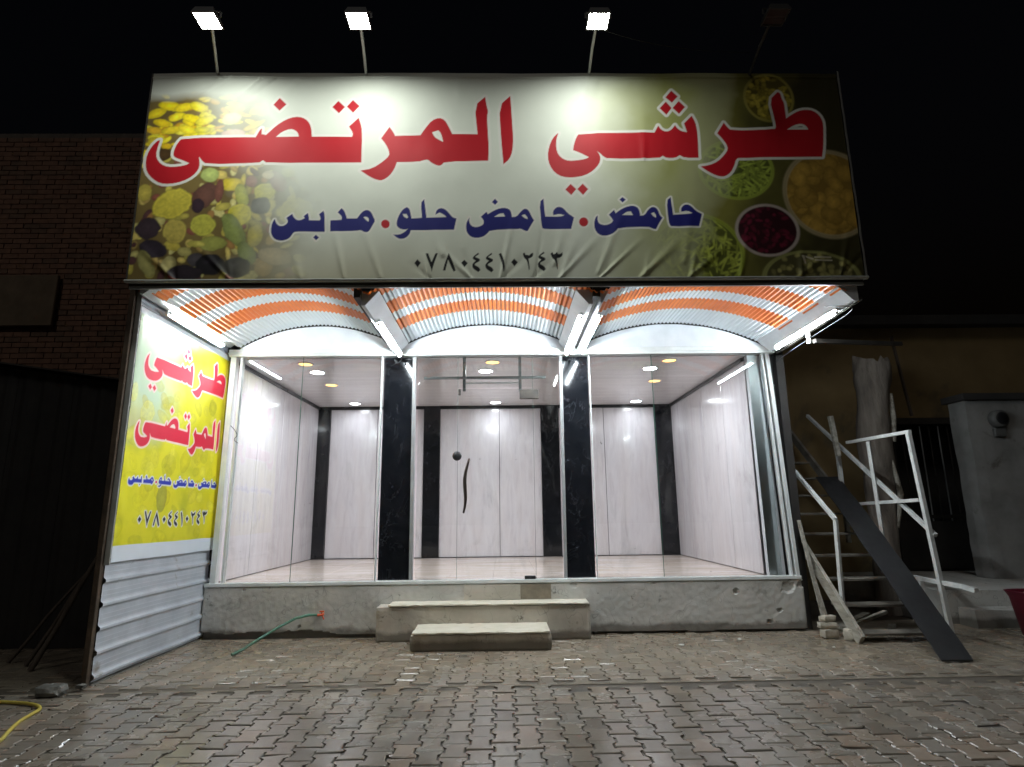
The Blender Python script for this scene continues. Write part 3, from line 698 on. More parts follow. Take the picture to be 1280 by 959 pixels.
# ------------------------------------------------------------------ printed banners
WORDS={'w1':[(0,[(-3.645,5.446),(-3.67,5.316),(-3.66,5.227),(-3.603,5.156),(-3.53,5.122),(-3.432,5.124),(-3.335,5.144),(-3.308,5.166),(-3.391,5.204),(-3.463,5.231),(-3.486,5.26),(-3.486,5.315),(-3.457,5.405),(-3.408,5.468),(-2.629,5.476),(-2.59,5.566),(-2.569,5.585),(-2.568,5.516),(-2.521,5.505),(-2.418,5.619),(-2.322,5.687),(-2.223,5.722),(-2.142,5.715),(-2.078,5.671),(-2.04,5.595),(-2.027,5.482),(-1.594,5.481),(-1.586,5.526),(-1.634,5.606),(-1.533,5.714),(-1.498,5.606),(-1.488,5.492),(-1.483,5.173),(-2.486,5.168),(-2.532,5.202),(-2.575,5.166),(-3.129,5.159),(-3.172,5.192),(-3.211,5.243),(-3.195,5.159),(-3.202,5.093),(-3.254,5.016),(-3.355,4.951),(-3.489,4.919),(-3.588,4.93),(-3.673,4.984),(-3.74,5.061),(-3.767,5.16),(-3.764,5.271),(-3.726,5.372),(-3.674,5.439)],[[(-2.413,5.482),(-2.353,5.543),(-2.264,5.577),(-2.207,5.557),(-2.174,5.516),(-2.168,5.482)]]),(0,[(-2.401,5.949),(-2.324,5.872),(-2.394,5.796),(-2.464,5.867)],[]),(0,[(-1.762,5.918),(-1.686,5.844),(-1.749,5.767),(-1.824,5.841)],[]),(0,[(-1.604,5.93),(-1.529,5.855),(-1.597,5.774),(-1.667,5.848)],[]),(0,[(-1.488,5.077),(-1.36,5.099),(-1.243,5.188),(-1.185,5.255),(-1.193,5.311),(-1.23,5.39),(-1.282,5.458),(-1.196,5.599),(-1.153,5.537),(-1.132,5.491),(-0.859,5.502),(-0.81,5.582),(-0.74,5.679),(-0.659,5.713),(-0.598,5.685),(-0.556,5.605),(-0.515,5.513),(-0.241,5.508),(-0.272,5.859),(-0.158,5.969),(-0.138,5.836),(-0.124,5.789),(-0.138,5.731),(-0.129,5.513),(-0.119,5.354),(-0.126,5.19),(-0.592,5.18),(-0.631,5.131),(-0.671,5.131),(-0.732,5.164),(-0.773,5.205),(-0.813,5.198),(-0.873,5.18),(-1.103,5.176),(-1.13,5.088),(-1.178,5.01),(-1.245,4.956),(-1.305,4.96),(-1.386,5.0)],[[(-0.734,5.536),(-0.667,5.559),(-0.637,5.525),(-0.611,5.418),(-0.666,5.45),(-0.707,5.479)]]),(0,[(-0.004,5.859),(0.12,5.983),(0.134,5.696),(0.145,5.467),(0.137,5.308),(0.102,5.207),(0.037,5.147),(0.013,5.467)],[])],'w2':[(0,[(0.636,5.521),(0.611,5.442),(0.608,5.338),(0.629,5.26),(0.682,5.208),(0.743,5.186),(0.836,5.191),(0.922,5.208),(0.959,5.23),(0.855,5.286),(0.791,5.312),(0.799,5.372),(0.83,5.468),(0.863,5.516),(1.688,5.528),(1.733,5.613),(1.761,5.564),(1.815,5.537),(1.871,5.555),(1.919,5.616),(1.943,5.572),(1.988,5.537),(2.046,5.528),(2.037,5.563),(2.019,5.634),(2.109,5.726),(2.143,5.652),(2.156,5.563),(2.156,5.422),(2.149,5.214),(1.996,5.217),(1.944,5.249),(1.895,5.218),(1.801,5.218),(1.76,5.246),(1.715,5.215),(1.163,5.209),(1.117,5.233),(1.08,5.276),(1.05,5.297),(1.072,5.268),(1.085,5.216),(1.067,5.147),(1.002,5.07),(0.907,5.011),(0.783,4.986),(0.668,4.995),(0.584,5.046),(0.533,5.131),(0.512,5.235),(0.53,5.355),(0.572,5.46),(0.628,5.521)],[]),(0,[(1.904,6.044),(1.971,5.969),(1.902,5.893),(1.835,5.962)],[]),(0,[(1.836,5.908),(1.894,5.827),(1.832,5.746),(1.762,5.827)],[]),(0,[(1.978,5.911),(2.044,5.836),(1.972,5.753),(1.905,5.827)],[]),(0,[(0.75,4.913),(0.809,4.851),(0.753,4.784),(0.692,4.848)],[]),(0,[(0.88,4.916),(0.936,4.852),(0.879,4.784),(0.82,4.851)],[]),(0,[(2.162,5.11),(2.256,5.124),(2.353,5.17),(2.43,5.248),(2.476,5.317),(2.465,5.378),(2.417,5.457),(2.374,5.51),(2.457,5.642),(2.492,5.589),(2.528,5.548),(3.012,5.562),(3.031,5.588),(3.025,5.686),(2.994,5.929),(3.093,6.029),(3.123,6.011),(3.131,5.938),(3.151,5.893),(3.152,5.83),(3.153,5.695),(3.214,5.74),(3.3,5.79),(3.39,5.808),(3.468,5.793),(3.526,5.739),(3.556,5.659),(3.552,5.561),(3.526,5.35),(3.496,5.228),(2.584,5.218),(2.551,5.195),(2.529,5.127),(2.483,5.041),(2.416,4.993),(2.354,4.993),(2.279,5.024),(2.213,5.067)],[[(3.147,5.558),(3.232,5.615),(3.314,5.632),(3.366,5.606),(3.385,5.558)]])],'w3':[(1,[(-2.357,4.519),(-2.341,4.476),(-2.306,4.441),(-2.261,4.441),(-2.224,4.469),(-2.219,4.497),(-2.237,4.532),(-2.179,4.575),(-2.164,4.539),(-2.129,4.504),(-2.09,4.501),(-2.046,4.524),(-2.056,4.549),(-2.017,4.586),(-2.004,4.546),(-1.999,4.503),(-1.889,4.503),(-1.877,4.524),(-1.899,4.574),(-1.856,4.613),(-1.84,4.573),(-1.83,4.375),(-2.082,4.376),(-2.146,4.372),(-2.164,4.349),(-2.187,4.307),(-2.231,4.282),(-2.288,4.277),(-2.341,4.294),(-2.376,4.336),(-2.39,4.392),(-2.383,4.469),(-2.363,4.516)],[]),(1,[(-1.919,4.343),(-1.885,4.312),(-1.915,4.282),(-1.945,4.313)],[]),(1,[(-1.778,4.502),(-1.662,4.509),(-1.657,4.544),(-1.705,4.594),(-1.668,4.641),(-1.64,4.615),(-1.619,4.565),(-1.606,4.523),(-1.499,4.522),(-1.463,4.579),(-1.425,4.612),(-1.386,4.615),(-1.352,4.586),(-1.331,4.536),(-1.309,4.493),(-1.334,4.444),(-1.364,4.38),(-1.389,4.359),(-1.422,4.366),(-1.455,4.388),(-1.5,4.381),(-1.772,4.378)],[[(-1.435,4.536),(-1.402,4.54),(-1.375,4.515),(-1.377,4.479),(-1.407,4.501)]]),(0,[(-1.156,4.454),(-1.159,4.435),(-1.168,4.419),(-1.182,4.409),(-1.2,4.405),(-1.217,4.409),(-1.232,4.42),(-1.243,4.436),(-1.247,4.455),(-1.244,4.474),(-1.235,4.49),(-1.22,4.5),(-1.203,4.504),(-1.185,4.5),(-1.17,4.489),(-1.16,4.473)],[]),(1,[(-1.116,4.337),(-1.051,4.337),(-1.0,4.365),(-0.968,4.4),(-1.007,4.393),(-1.059,4.407),(-1.086,4.443),(-1.082,4.499),(-1.057,4.57),(-1.02,4.627),(-0.981,4.649),(-0.954,4.627),(-0.94,4.57),(-0.932,4.52),(-0.821,4.527),(-0.838,4.699),(-0.803,4.739),(-0.791,4.655),(-0.775,4.529),(-0.566,4.533),(-0.593,4.561),(-0.639,4.586),(-0.682,4.562),(-0.674,4.605),(-0.646,4.633),(-0.607,4.636),(-0.567,4.611),(-0.527,4.561),(-0.5,4.528),(-0.461,4.518),(-0.486,4.39),(-0.935,4.388),(-0.947,4.343),(-0.985,4.301),(-1.037,4.287),(-1.076,4.302)],[[(-1.025,4.57),(-0.985,4.57),(-0.965,4.534),(-0.978,4.52),(-1.011,4.539)]]),(1,[(-0.326,4.528),(-0.33,4.482),(-0.304,4.432),(-0.251,4.418),(-0.193,4.439),(-0.173,4.467),(-0.179,4.503),(-0.206,4.538),(-0.146,4.595),(-0.133,4.567),(-0.067,4.609),(-0.001,4.635),(0.065,4.635),(0.104,4.609),(0.117,4.566),(0.119,4.53),(0.169,4.534),(0.209,4.587),(0.249,4.626),(0.282,4.623),(0.308,4.587),(0.327,4.536),(0.352,4.493),(0.318,4.437),(0.284,4.373),(0.258,4.373),(0.206,4.402),(0.173,4.392),(-0.108,4.389),(-0.141,4.347),(-0.186,4.312),(-0.251,4.298),(-0.31,4.312),(-0.349,4.355),(-0.362,4.411),(-0.356,4.475)],[[(-0.068,4.535),(-0.015,4.571),(0.031,4.573),(0.05,4.535)],[(0.222,4.551),(0.255,4.562),(0.28,4.534),(0.287,4.505),(0.247,4.522)]]),(1,[(-0.056,4.744),(-0.025,4.707),(-0.056,4.674),(-0.089,4.706)],[]),(1,[(0.414,4.703),(0.458,4.745),(0.462,4.645),(0.471,4.538),(0.63,4.537),(0.676,4.553),(0.624,4.57),(0.555,4.554),(0.552,4.595),(0.58,4.636),(0.619,4.653),(0.664,4.636),(0.708,4.578),(0.774,4.525),(0.74,4.397),(0.468,4.395),(0.438,4.407),(0.427,4.464)],[]),(0,[(0.922,4.473),(0.918,4.453),(0.907,4.436),(0.891,4.425),(0.872,4.421),(0.854,4.425),(0.838,4.437),(0.828,4.454),(0.825,4.474),(0.83,4.494),(0.841,4.511),(0.857,4.522),(0.876,4.526),(0.894,4.522),(0.909,4.51),(0.919,4.493)],[]),(1,[(1.025,4.544),(1.02,4.486),(1.044,4.445),(1.104,4.432),(1.165,4.453),(1.185,4.485),(1.168,4.518),(1.143,4.551),(1.2,4.606),(1.216,4.568),(1.28,4.617),(1.358,4.65),(1.419,4.655),(1.46,4.625),(1.473,4.575),(1.474,4.539),(1.52,4.542),(1.562,4.608),(1.61,4.644),(1.647,4.632),(1.668,4.599),(1.68,4.549),(1.708,4.516),(1.666,4.45),(1.632,4.385),(1.602,4.389),(1.55,4.413),(1.239,4.403),(1.207,4.363),(1.16,4.327),(1.083,4.311),(1.024,4.331),(0.989,4.388),(0.984,4.462),(1.002,4.527)],[[(1.284,4.546),(1.331,4.584),(1.377,4.588),(1.398,4.545)],[(1.59,4.566),(1.621,4.578),(1.642,4.549),(1.64,4.516),(1.61,4.533)]]),(1,[(1.297,4.755),(1.331,4.725),(1.294,4.692),(1.264,4.725)],[]),(1,[(1.767,4.715),(1.811,4.753),(1.817,4.657),(1.825,4.549),(1.986,4.553),(2.032,4.559),(1.981,4.589),(1.911,4.581),(1.914,4.623),(1.947,4.659),(1.986,4.664),(2.023,4.642),(2.065,4.589),(2.131,4.552),(2.089,4.413),(1.801,4.414),(1.779,4.434),(1.769,4.508)],[])],'w4':[(2,[(-0.86,4.066),(-0.824,4.028),(-0.858,3.979),(-0.89,4.025)],[]),(2,[(-0.776,4.131),(-0.751,4.131),(-0.714,4.032),(-0.675,4.13),(-0.651,4.13),(-0.699,3.986),(-0.709,3.929),(-0.724,3.979),(-0.764,4.085)],[]),(2,[(-0.538,4.13),(-0.494,4.03),(-0.465,3.94),(-0.486,3.928),(-0.508,3.97),(-0.544,4.061),(-0.571,3.94),(-0.596,3.94),(-0.579,4.016),(-0.551,4.091)],[]),(2,[(-0.377,4.06),(-0.342,4.025),(-0.376,3.977),(-0.409,4.025)],[]),(2,[(-0.232,4.136),(-0.225,4.12),(-0.267,4.09),(-0.218,4.067),(-0.218,4.044),(-0.267,4.014),(-0.267,3.999),(-0.225,3.976),(-0.211,3.946),(-0.232,3.923),(-0.288,3.961),(-0.296,3.999),(-0.289,4.017),(-0.26,4.047),(-0.289,4.067),(-0.289,4.09)],[]),(2,[(-0.096,4.135),(-0.089,4.12),(-0.132,4.089),(-0.083,4.066),(-0.083,4.043),(-0.133,4.013),(-0.133,3.998),(-0.09,3.975),(-0.076,3.945),(-0.097,3.922),(-0.154,3.96),(-0.161,3.998),(-0.154,4.016),(-0.125,4.047),(-0.154,4.067),(-0.154,4.089)],[]),(2,[(-0.021,4.122),(0.003,4.131),(0.027,4.073),(0.042,3.997),(0.037,3.929),(0.026,3.922),(0.016,3.997),(-0.004,4.073)],[]),(2,[(0.138,4.065),(0.176,4.027),(0.141,3.982),(0.106,4.027)],[]),(2,[(0.228,4.121),(0.246,4.133),(0.255,4.11),(0.295,4.102),(0.317,4.125),(0.336,4.13),(0.335,4.095),(0.309,4.072),(0.287,4.067),(0.3,3.95),(0.289,3.94),(0.273,4.042),(0.238,4.08)],[]),(2,[(0.447,4.145),(0.454,4.129),(0.411,4.099),(0.46,4.076),(0.46,4.053),(0.409,4.023),(0.409,4.007),(0.451,3.984),(0.464,3.954),(0.443,3.931),(0.387,3.97),(0.38,4.008),(0.388,4.026),(0.417,4.056),(0.389,4.076),(0.389,4.099)],[]),(2,[(0.517,4.124),(0.536,4.139),(0.545,4.116),(0.567,4.119),(0.582,4.139),(0.595,4.116),(0.621,4.119),(0.639,4.139),(0.641,4.101),(0.616,4.078),(0.58,4.07),(0.591,3.972),(0.582,3.946),(0.565,4.04),(0.53,4.078)],[])]}
FOOD=[(-3.739,4.825,0.083,0.1,0,'c8b450',0),(-3.438,4.694,0.233,0.166,-25,'d8c648',1),(-3.659,4.418,0.133,0.133,0,'3a2c34',0),(-3.38,4.381,0.13,0.142,0,'c4b054',1),(-3.582,4.183,0.15,0.1,20,'2e2430',0),(-3.63,4.022,0.075,0.183,-25,'a8a060',0),(-3.399,4.021,0.075,0.1,0,'b8ac70',0),(-3.109,4.786,0.117,0.183,30,'6a4438',0),(-3.166,4.674,0.067,0.083,0,'382430',0),(-3.081,5.031,0.1,0.083,0,'b8c470',0),(-3.094,4.453,0.142,0.125,0,'c8c24c',1),(-2.832,4.917,0.125,0.08,5,'e0c83c',0),(-2.719,4.784,0.067,0.15,-15,'b8b850',0),(-2.962,4.842,0.05,0.15,0,'7a4a3c',0),(-2.631,4.954,0.067,0.067,0,'9a6a60',0),(-2.486,4.84,0.12,0.1,10,'d0c850',1),(-2.727,4.571,0.133,0.13,0,'d2c63e',1),(-2.515,4.672,0.103,0.103,0,'241820',2),(-2.357,4.953,0.083,0.15,-35,'8a3c48',0),(-2.465,5.029,0.067,0.05,0,'d8c4a0',0),(-2.228,5.067,0.117,0.067,0,'c0c070',0),(-2.146,4.596,0.208,0.158,0,'ccc062',1),(-2.771,4.396,0.1,0.216,-30,'8e9850',0),(-2.617,4.142,0.092,0.15,-25,'8a9450',0),(-2.549,4.341,0.083,0.15,10,'bcae50',0),(-2.975,4.252,0.15,0.083,0,'a0a04c',0),(-3.141,4.244,0.1,0.037,3,'c8bc58',0),(-3.256,4.154,0.075,0.053,10,'b4a862',0),(-3.124,4.073,0.1,0.083,0,'4a4448',0),(-2.979,4.019,0.15,0.125,0,'18141a',2),(-2.703,3.982,0.15,0.117,0,'1a161c',2),(-3.226,3.932,0.183,0.083,0,'2a2028',0),(-2.44,3.998,0.1,0.117,0,'b0904e',0),(-2.331,4.105,0.183,0.1,10,'c0a878',0),(-3.721,5.769,0.115,0.058,-20,'e8cc20',0),(-3.59,5.861,0.134,0.058,10,'f0d418',0),(-3.426,5.838,0.115,0.054,-15,'ecd020',0),(-3.264,5.838,0.115,0.058,20,'f0dc30',0),(-3.648,5.654,0.106,0.048,15,'e4c41c',0),(-3.494,5.723,0.096,0.048,-25,'f2da28',0),(-3.331,5.7,0.115,0.048,15,'eed41c',0),(-3.188,5.677,0.106,0.054,-20,'ead83c',0),(-3.718,5.563,0.096,0.046,10,'d8ac28',0),(-3.538,5.563,0.115,0.046,-10,'e2c828',0),(-3.358,5.563,0.115,0.05,20,'eed62a',0),(-3.197,5.563,0.096,0.042,0,'d8cc40',0),(-3.586,5.271,0.086,0.077,0,'4a3418',0),(-3.703,5.428,0.077,0.058,0,'c8b030',0),(-2.908,5.699,0.115,0.077,-20,'e4e2a0',0),(-2.873,5.517,0.134,0.058,0,'dcb0a0',0)]
BOWLS=[(2.986,5.954,0.289,0.311,0,'b4a850','a89838',0),(2.543,5.077,0.422,0.367,0,'a8b848','8c9a3c',1),(3.522,4.792,0.511,0.533,0,'b8a880','b08c3c',2),(2.046,4.103,0.511,0.467,0,'a4b040','98a040',1),(2.812,4.368,0.351,0.307,0,'d0c0b8','5a1428',3),(3.222,3.832,0.533,0.311,0,'a0a060','8a8450',0)]

def vnoise(x, y, seed):
    r_ = np.random.RandomState(seed); T = r_.rand(256, 256)
    xi = np.floor(x).astype(int); yi = np.floor(y).astype(int); fx = x - xi; fy = y - yi
    fx = fx * fx * (3 - 2 * fx); fy = fy * fy * (3 - 2 * fy)
    a = T[yi % 256, xi % 256]; b = T[yi % 256, (xi + 1) % 256]; c = T[(yi + 1) % 256, xi % 256]; d = T[(yi + 1) % 256, (xi + 1) % 256]
    return (a * (1 - fx) + b * fx) * (1 - fy) + (c * (1 - fx) + d * fx) * fy
def fbm(x, y, seed, o=4):
    s = 0; a = .5
    for k in range(o): s = s + a * vnoise(x * 2 ** k + 7.3 * k, y * 2 ** k, seed + k); a *= .5
    return s / (1 - .5 ** o)
def smooth_poly(p):
    """round the gentle corners, keep the sharp ones"""
    out = []; n = len(p)
    for i in range(n):
        a, b, c = np.array(p[i-1]), np.array(p[i]), np.array(p[(i+1) % n])
        u = b - a; v = c - b; lu = np.hypot(*u); lv = np.hypot(*v)
        if lu < 1e-6 or lv < 1e-6: continue
        ang = math.degrees(math.acos(max(-1, min(1, float(u @ v) / (lu * lv)))))
        if ang < 55: out += [tuple(b - u * .25), tuple(b + v * .25)]
        else: out.append(tuple(b))
    return out
def sdf(X, Z, poly):
    d2 = np.full(X.shape, 1e9); ins = np.zeros(X.shape, bool)
    n = len(poly)
    for i in range(n):
        ax, az = poly[i]; bx, bz = poly[(i + 1) % n]
        ex, ez = bx - ax, bz - az; L2 = ex * ex + ez * ez + 1e-12
        t = np.clip(((X - ax) * ex + (Z - az) * ez) / L2, 0, 1)
        d2 = np.minimum(d2, (X - ax - t * ex) ** 2 + (Z - az - t * ez) ** 2)
        if abs(ez) > 1e-9:
            c = ((az > Z) != (bz > Z)) & (X < ex * (Z - az) / ez + ax); ins ^= c
    return np.where(ins, -1, 1) * np.sqrt(d2)
class Canvas:
    """colours of a printed sheet, one per mesh vertex"""
    def __init__(s, x0, x1, z0, z1, cell):
        s.nx = int((x1 - x0) / cell); s.nz = int((z1 - z0) / cell); s.cell = cell
        s.xs = np.linspace(x0, x1, s.nx + 1); s.zs = np.linspace(z0, z1, s.nz + 1)
        s.X, s.Z = np.meshgrid(s.xs, s.zs); s.C = np.ones(s.X.shape + (3,))
    def win(s, x0, x1, z0, z1):
        i0, i1 = np.searchsorted(s.xs, [x0, x1]); j0, j1 = np.searchsorted(s.zs, [z0, z1])
        return slice(j0, j1), slice(i0, i1)
    def over(s, w_, a, col):
        s.C[w_] = s.C[w_] * (1 - a[..., None]) + np.asarray(col) * a[..., None]
    def poly(s, outer, holes, col, edge=None, ew=0.0, aa=None):
        aa = aa or s.cell * .8
        xs = [p[0] for p in outer]; zs = [p[1] for p in outer]; m = ew + aa * 2
        w_ = s.win(min(xs) - m, max(xs) + m, min(zs) - m, max(zs) + m)
        X, Z = s.X[w_], s.Z[w_]
        if X.size == 0: return
        d = sdf(X, Z, smooth_poly(outer))
        for h in holes: d = np.maximum(d, -sdf(X, Z, smooth_poly(h)))
        if edge is not None: s.over(w_, np.clip(.5 - (d - ew) / aa, 0, 1), edge)
        if col is not None: s.over(w_, np.clip(.5 - d / aa, 0, 1), col)
    def ell(s, cx, cz, rx, rz, rot, col, kind=0, seed=1, alpha=1.0):
        m = max(rx, rz) * 1.3; w_ = s.win(cx - m, cx + m, cz - m, cz + m); X, Z = s.X[w_] - cx, s.Z[w_] - cz
        if X.size == 0: return
        c, n_ = math.cos(R(rot)), math.sin(R(rot)); u = (X * c + Z * n_) / rx; v = (-X * n_ + Z * c) / rz
        wob = 1 + .16 * (fbm(X * 14 + seed, Z * 14 - seed, seed % 50, 3) - .5) * 2
        q = np.sqrt(u * u + v * v) / wob
        a = np.clip((1 - q) / .10, 0, 1) * alpha; col = np.array(col)
        tone = .86 + .5 * np.clip(1 - q, 0, 1) + .5 * (fbm(X * 40 + seed, Z * 40, seed % 40 + 3, 3) - .5)
        if kind == 1:
            ring = np.exp(-((q - .86) / .07) ** 2); tone = tone * (1 - .1 * ring) + .35 * ring
            tone -= .35 * np.exp(-(q / .28) ** 2) + .12 * (np.sin(np.arctan2(v, u) * 7) > .8) * (q < .7) * (q > .25)
        if kind == 2:
            tone += 2.5 * np.exp(-(((u + .2) / .25) ** 2 + ((v - .25) / .18) ** 2))
        rim = np.clip((q - .86) / .14, 0, 1); tone = tone * (1 - .5 * rim)
        colr = col[None, None, :] * tone[..., None]
        s.C[w_] = s.C[w_] * (1 - a[..., None]) + np.clip(colr, 0, 1) * a[..., None]
    def mesh(s, name, place, mat):
        nx, nz = s.nx + 1, s.nz + 1
        co = place(s.X, s.Z).reshape(-1, 3).astype(np.float32)
        idx = np.arange(nx * nz).reshape(nz, nx)
        q = np.stack([idx[:-1, :-1], idx[:-1, 1:], idx[1:, 1:], idx[1:, :-1]], -1).reshape(-1, 4)
        me = bpy.data.meshes.new(name); nf = len(q)
        me.vertices.add(len(co)); me.vertices.foreach_set('co', co.ravel())
        me.loops.add(nf * 4); me.loops.foreach_set('vertex_index', q.ravel().astype(np.int32))
        me.polygons.add(nf); me.polygons.foreach_set('loop_start', np.arange(0, nf * 4, 4, dtype=np.int32))
        me.polygons.foreach_set('use_smooth', np.ones(nf, bool))
        me.update(calc_edges=True)
        ca = me.color_attributes.new('print', 'FLOAT_COLOR', 'POINT')
        rgba = np.ones((nx * nz, 4), np.float32); rgba[:, :3] = np.clip(s.C.reshape(-1, 3), 0, 1); ca.data.foreach_set('color', rgba.ravel())
        me.materials.append(mat); return me
def mat_print(name, rough):
    b = NB(name); a = b.n('Attribute'); a.attribute_name = 'print'
    v = b.coords(False)
    g_ = b.math('ADD', .90, b.math('MULTIPLY', b.noise(v, 2.2, 5, .6), .16))
    cm_ = b.n('Mix', data_type='RGBA', blend_type='MULTIPLY'); cm_.inputs[0].default_value = 1
    b.l(a.outputs['Color'], cm_.inputs[6]); b.l(g_, cm_.inputs[7]); b.base(cm_.outputs[2]); b.rough(rough); b.b.inputs['Specular IOR Level'].default_value = .3
    b.bump(b.noise(v, 240, 2), .06, .002); return b.m
RED, NAVY, INK, PAPER = srgb('c01222'), srgb('1c1e74'), srgb('14141a'), srgb('e6e8dc')
COLS = (RED, NAVY, INK)

# --- big banner over the canopy
BX0, BX1, BZ0, BZ1 = -3.80, 3.775, 3.845, 6.265
cv = Canvas(BX0, BX1, BZ0, BZ1, .0078)
X, Z = cv.X, cv.Z
cv.C[:] = PAPER
full = (slice(None), slice(None))
# pale gradient of the printed background
beige = np.clip((4.35 - Z) / .6, 0, 1) * np.clip((-.2 - X) / 1.2, 0, 1)
cv.over(full, beige * .45, srgb('b49a5c'))
cv.over(full, np.clip((4.5 - Z) / .8, 0, 1) * .22, srgb('b8b890'))
# left photograph: mixed pickles
nl = fbm(X * 3, Z * 3, 21, 4)
fade = np.clip((-1.95 - X + (nl - .5) * .5 - .55 * np.clip(Z - 4.75, 0, 2)) / .85, 0, 1)
fade *= np.clip((6.03 - Z + .10 * (nl - .5) - .12 * np.clip(X + 3.0, 0, 2)) / .12, 0, 1)
save = cv.C.copy()
base = srgb('7c6838'); cv.over(full, np.ones(X.shape), base)
cv.C *= (.5 + nl * 1.0)[..., None]
rs = random.Random(11)
pal = ['d0bc50', 'c0b050', 'a89c48', '8a5040', '5a3838', 'dccc60', 'b89c58', 'c8bc74', 'a87c44', 'e0d488', 'd8c068']
for i in range(260):
    x = rs.uniform(-3.8, -1.6); z = rs.uniform(3.86, 5.3)
    cv.ell(x, z, rs.uniform(.03, .10), rs.uniform(.025, .06), rs.uniform(0, 180), srgb(rs.choice(pal)), rs.choice((0, 0, 0, 1)), i + 5)
for i in range(150):
    x = rs.uniform(-3.8, -2.4); z = rs.uniform(5.2, 6.1)
    cv.ell(x, z, rs.uniform(.05, .11), rs.uniform(.02, .04), rs.uniform(-40, 40), srgb(rs.choice(['e8cc20', 'f0dc30', 'd8b01c', 'e4d440', 'c89820'])), 0, i + 300)
for k, (x, z, rx, rz, rot, c, kind) in enumerate(FOOD): cv.ell(x, z, rx, rz, -rot, srgb(c), kind, 600 + k)
cv.C = save * (1 - fade[..., None]) + cv.C * fade[..., None]
# right photograph: bowls on a dark table
nr = fbm(X * 2.5, Z * 2.5, 51, 4)
save = cv.C.copy()
dk = np.clip((X - 2.35 + (nr - .5) * .9) / .9, 0, 1)
cv.over(full, np.ones(X.shape), srgb('84803a'))
cv.over(full, dk * .9, srgb('2c2614'))
for k, (x, z, rx, rz, rot, rim, fill, kind) in enumerate(BOWLS):
    m = max(rx, rz) * 1.1; w_ = cv.win(x - m, x + m, z - m, z + m)
    u = (cv.X[w_] - x) / rx; v = (cv.Z[w_] - z) / rz; q = np.sqrt(u * u + v * v)
    a = np.clip((1 - q) / .05, 0, 1); cv.over(w_, a, srgb(rim))
    cv.over(w_, np.clip(1 - abs(q - .93) / .03, 0, 1) * a * .5, np.array(srgb(rim)) * .3)
    a2 = np.clip((.90 - q) / .02, 0, 1); before = cv.C[w_].copy()
    cv.over(w_, np.ones(u.shape), np.array(srgb(fill)) * (.65 if kind == 2 else .32))
    rr = random.Random(k + 90)
    cnt = {0: 90, 1: 150, 2: 60, 3: 60}[kind]
    for i in range(cnt):
        an = rr.uniform(0, 6.283); rd = math.sqrt(rr.random()) * .85
        ex, ez = x + math.cos(an) * rd * rx, z + math.sin(an) * rd * rz
        f = rr.uniform(.6, 1.5); c = np.clip(np.array(srgb(fill)) * f, 0, 1)
        if kind == 0: cv.ell(ex, ez, rr.uniform(.03, .05), rr.uniform(.02, .035), rr.uniform(0, 180), c, 0, 900 + i)
        elif kind == 1: cv.ell(ex, ez, rr.uniform(.07, .13), rr.uniform(.010, .018), rr.uniform(0, 180), c, 0, 1100 + i)
        elif kind == 2: cv.ell(ex, ez, rr.uniform(.08, .14), rr.uniform(.07, .12), rr.uniform(0, 180), np.clip(np.array(srgb(fill)) * rr.uniform(.8, 1.2), 0, 1), 0, 1300 + i)
        else: cv.ell(ex, ez, rr.uniform(.02, .05), rr.uniform(.015, .03), rr.uniform(0, 180), c, 0, 1500 + i)
    cv.C[w_] = before * (1 - a2[..., None]) + cv.C[w_] * a2[..., None]
fr_ = np.clip((X - 2.02 + .22 * np.clip((5.2 - Z) / .6, 0, 1) + .16 * np.clip(4.75 - Z, -.3, 1) * 1.0 + (nr - .5) * .6) / .75 + .3, 0, 1)
cv.C = save * (1 - fr_[..., None]) + cv.C * fr_[..., None]
gr = np.clip((X - .85 + (nr - .5) * .4) / 1.1, 0, 1) * (1 - fr_)
cv.over(full, gr * .95, srgb('94962e'))
for _ in range(1):
    P_ = np.pad(cv.C, ((1, 1), (1, 1), (0, 0)), mode='edge')
    cv.C = (P_[1:-1, 1:-1] * 2 + P_[:-2, 1:-1] + P_[2:, 1:-1] + P_[1:-1, :-2] + P_[1:-1, 2:]) / 6
# the lettering
WHITE = srgb('f0ece4')
for wd, ew in (('w1', .030), ('w2', .030), ('w3', .020), ('w4', 0.0)):
    if ew:
        for c, o_, hs in WORDS[wd]: cv.poly(o_, hs, None, WHITE, ew)
    for c, o_, hs in WORDS[wd]: cv.poly(o_, hs, COLS[c])
# printer's small mark in the lower right corner
for k, p in enumerate([[(3.14, 4.08), (3.17, 4.08), (3.18, 3.99), (3.16, 3.99)], [(3.18, 4.08), (3.26, 4.05), (3.26, 4.03), (3.18, 4.06)], [(3.27, 4.07), (3.45, 4.07), (3.45, 4.055), (3.27, 4.055)], [(3.27, 4.035), (3.46, 4.035), (3.46, 4.02), (3.27, 4.02)]]):
    cv.poly(p, [], srgb('cfc8b0'))
FOLDS = []   # x, z of the start, direction, length, width, height
rf = random.Random(5)
for ax in (-3.3, -2.75, -2.05, -1.62, -1.25, -.72, -.28, .02, .33, .62, 1.05, 1.45, 1.95, 2.5, 3.1, 3.5):
    lean = -1 if ax < -.2 else 1
    for k in range(rf.choice((1, 2, 2))):
        FOLDS.append((ax + rf.uniform(-.03, .03), BZ0, lean * (.25 + .75 * k + rf.uniform(-.1, .2)), 1.0, rf.uniform(.28, .75), rf.uniform(.018, .040), rf.uniform(.010, .020) * rf.choice((1, 1, -.7))))
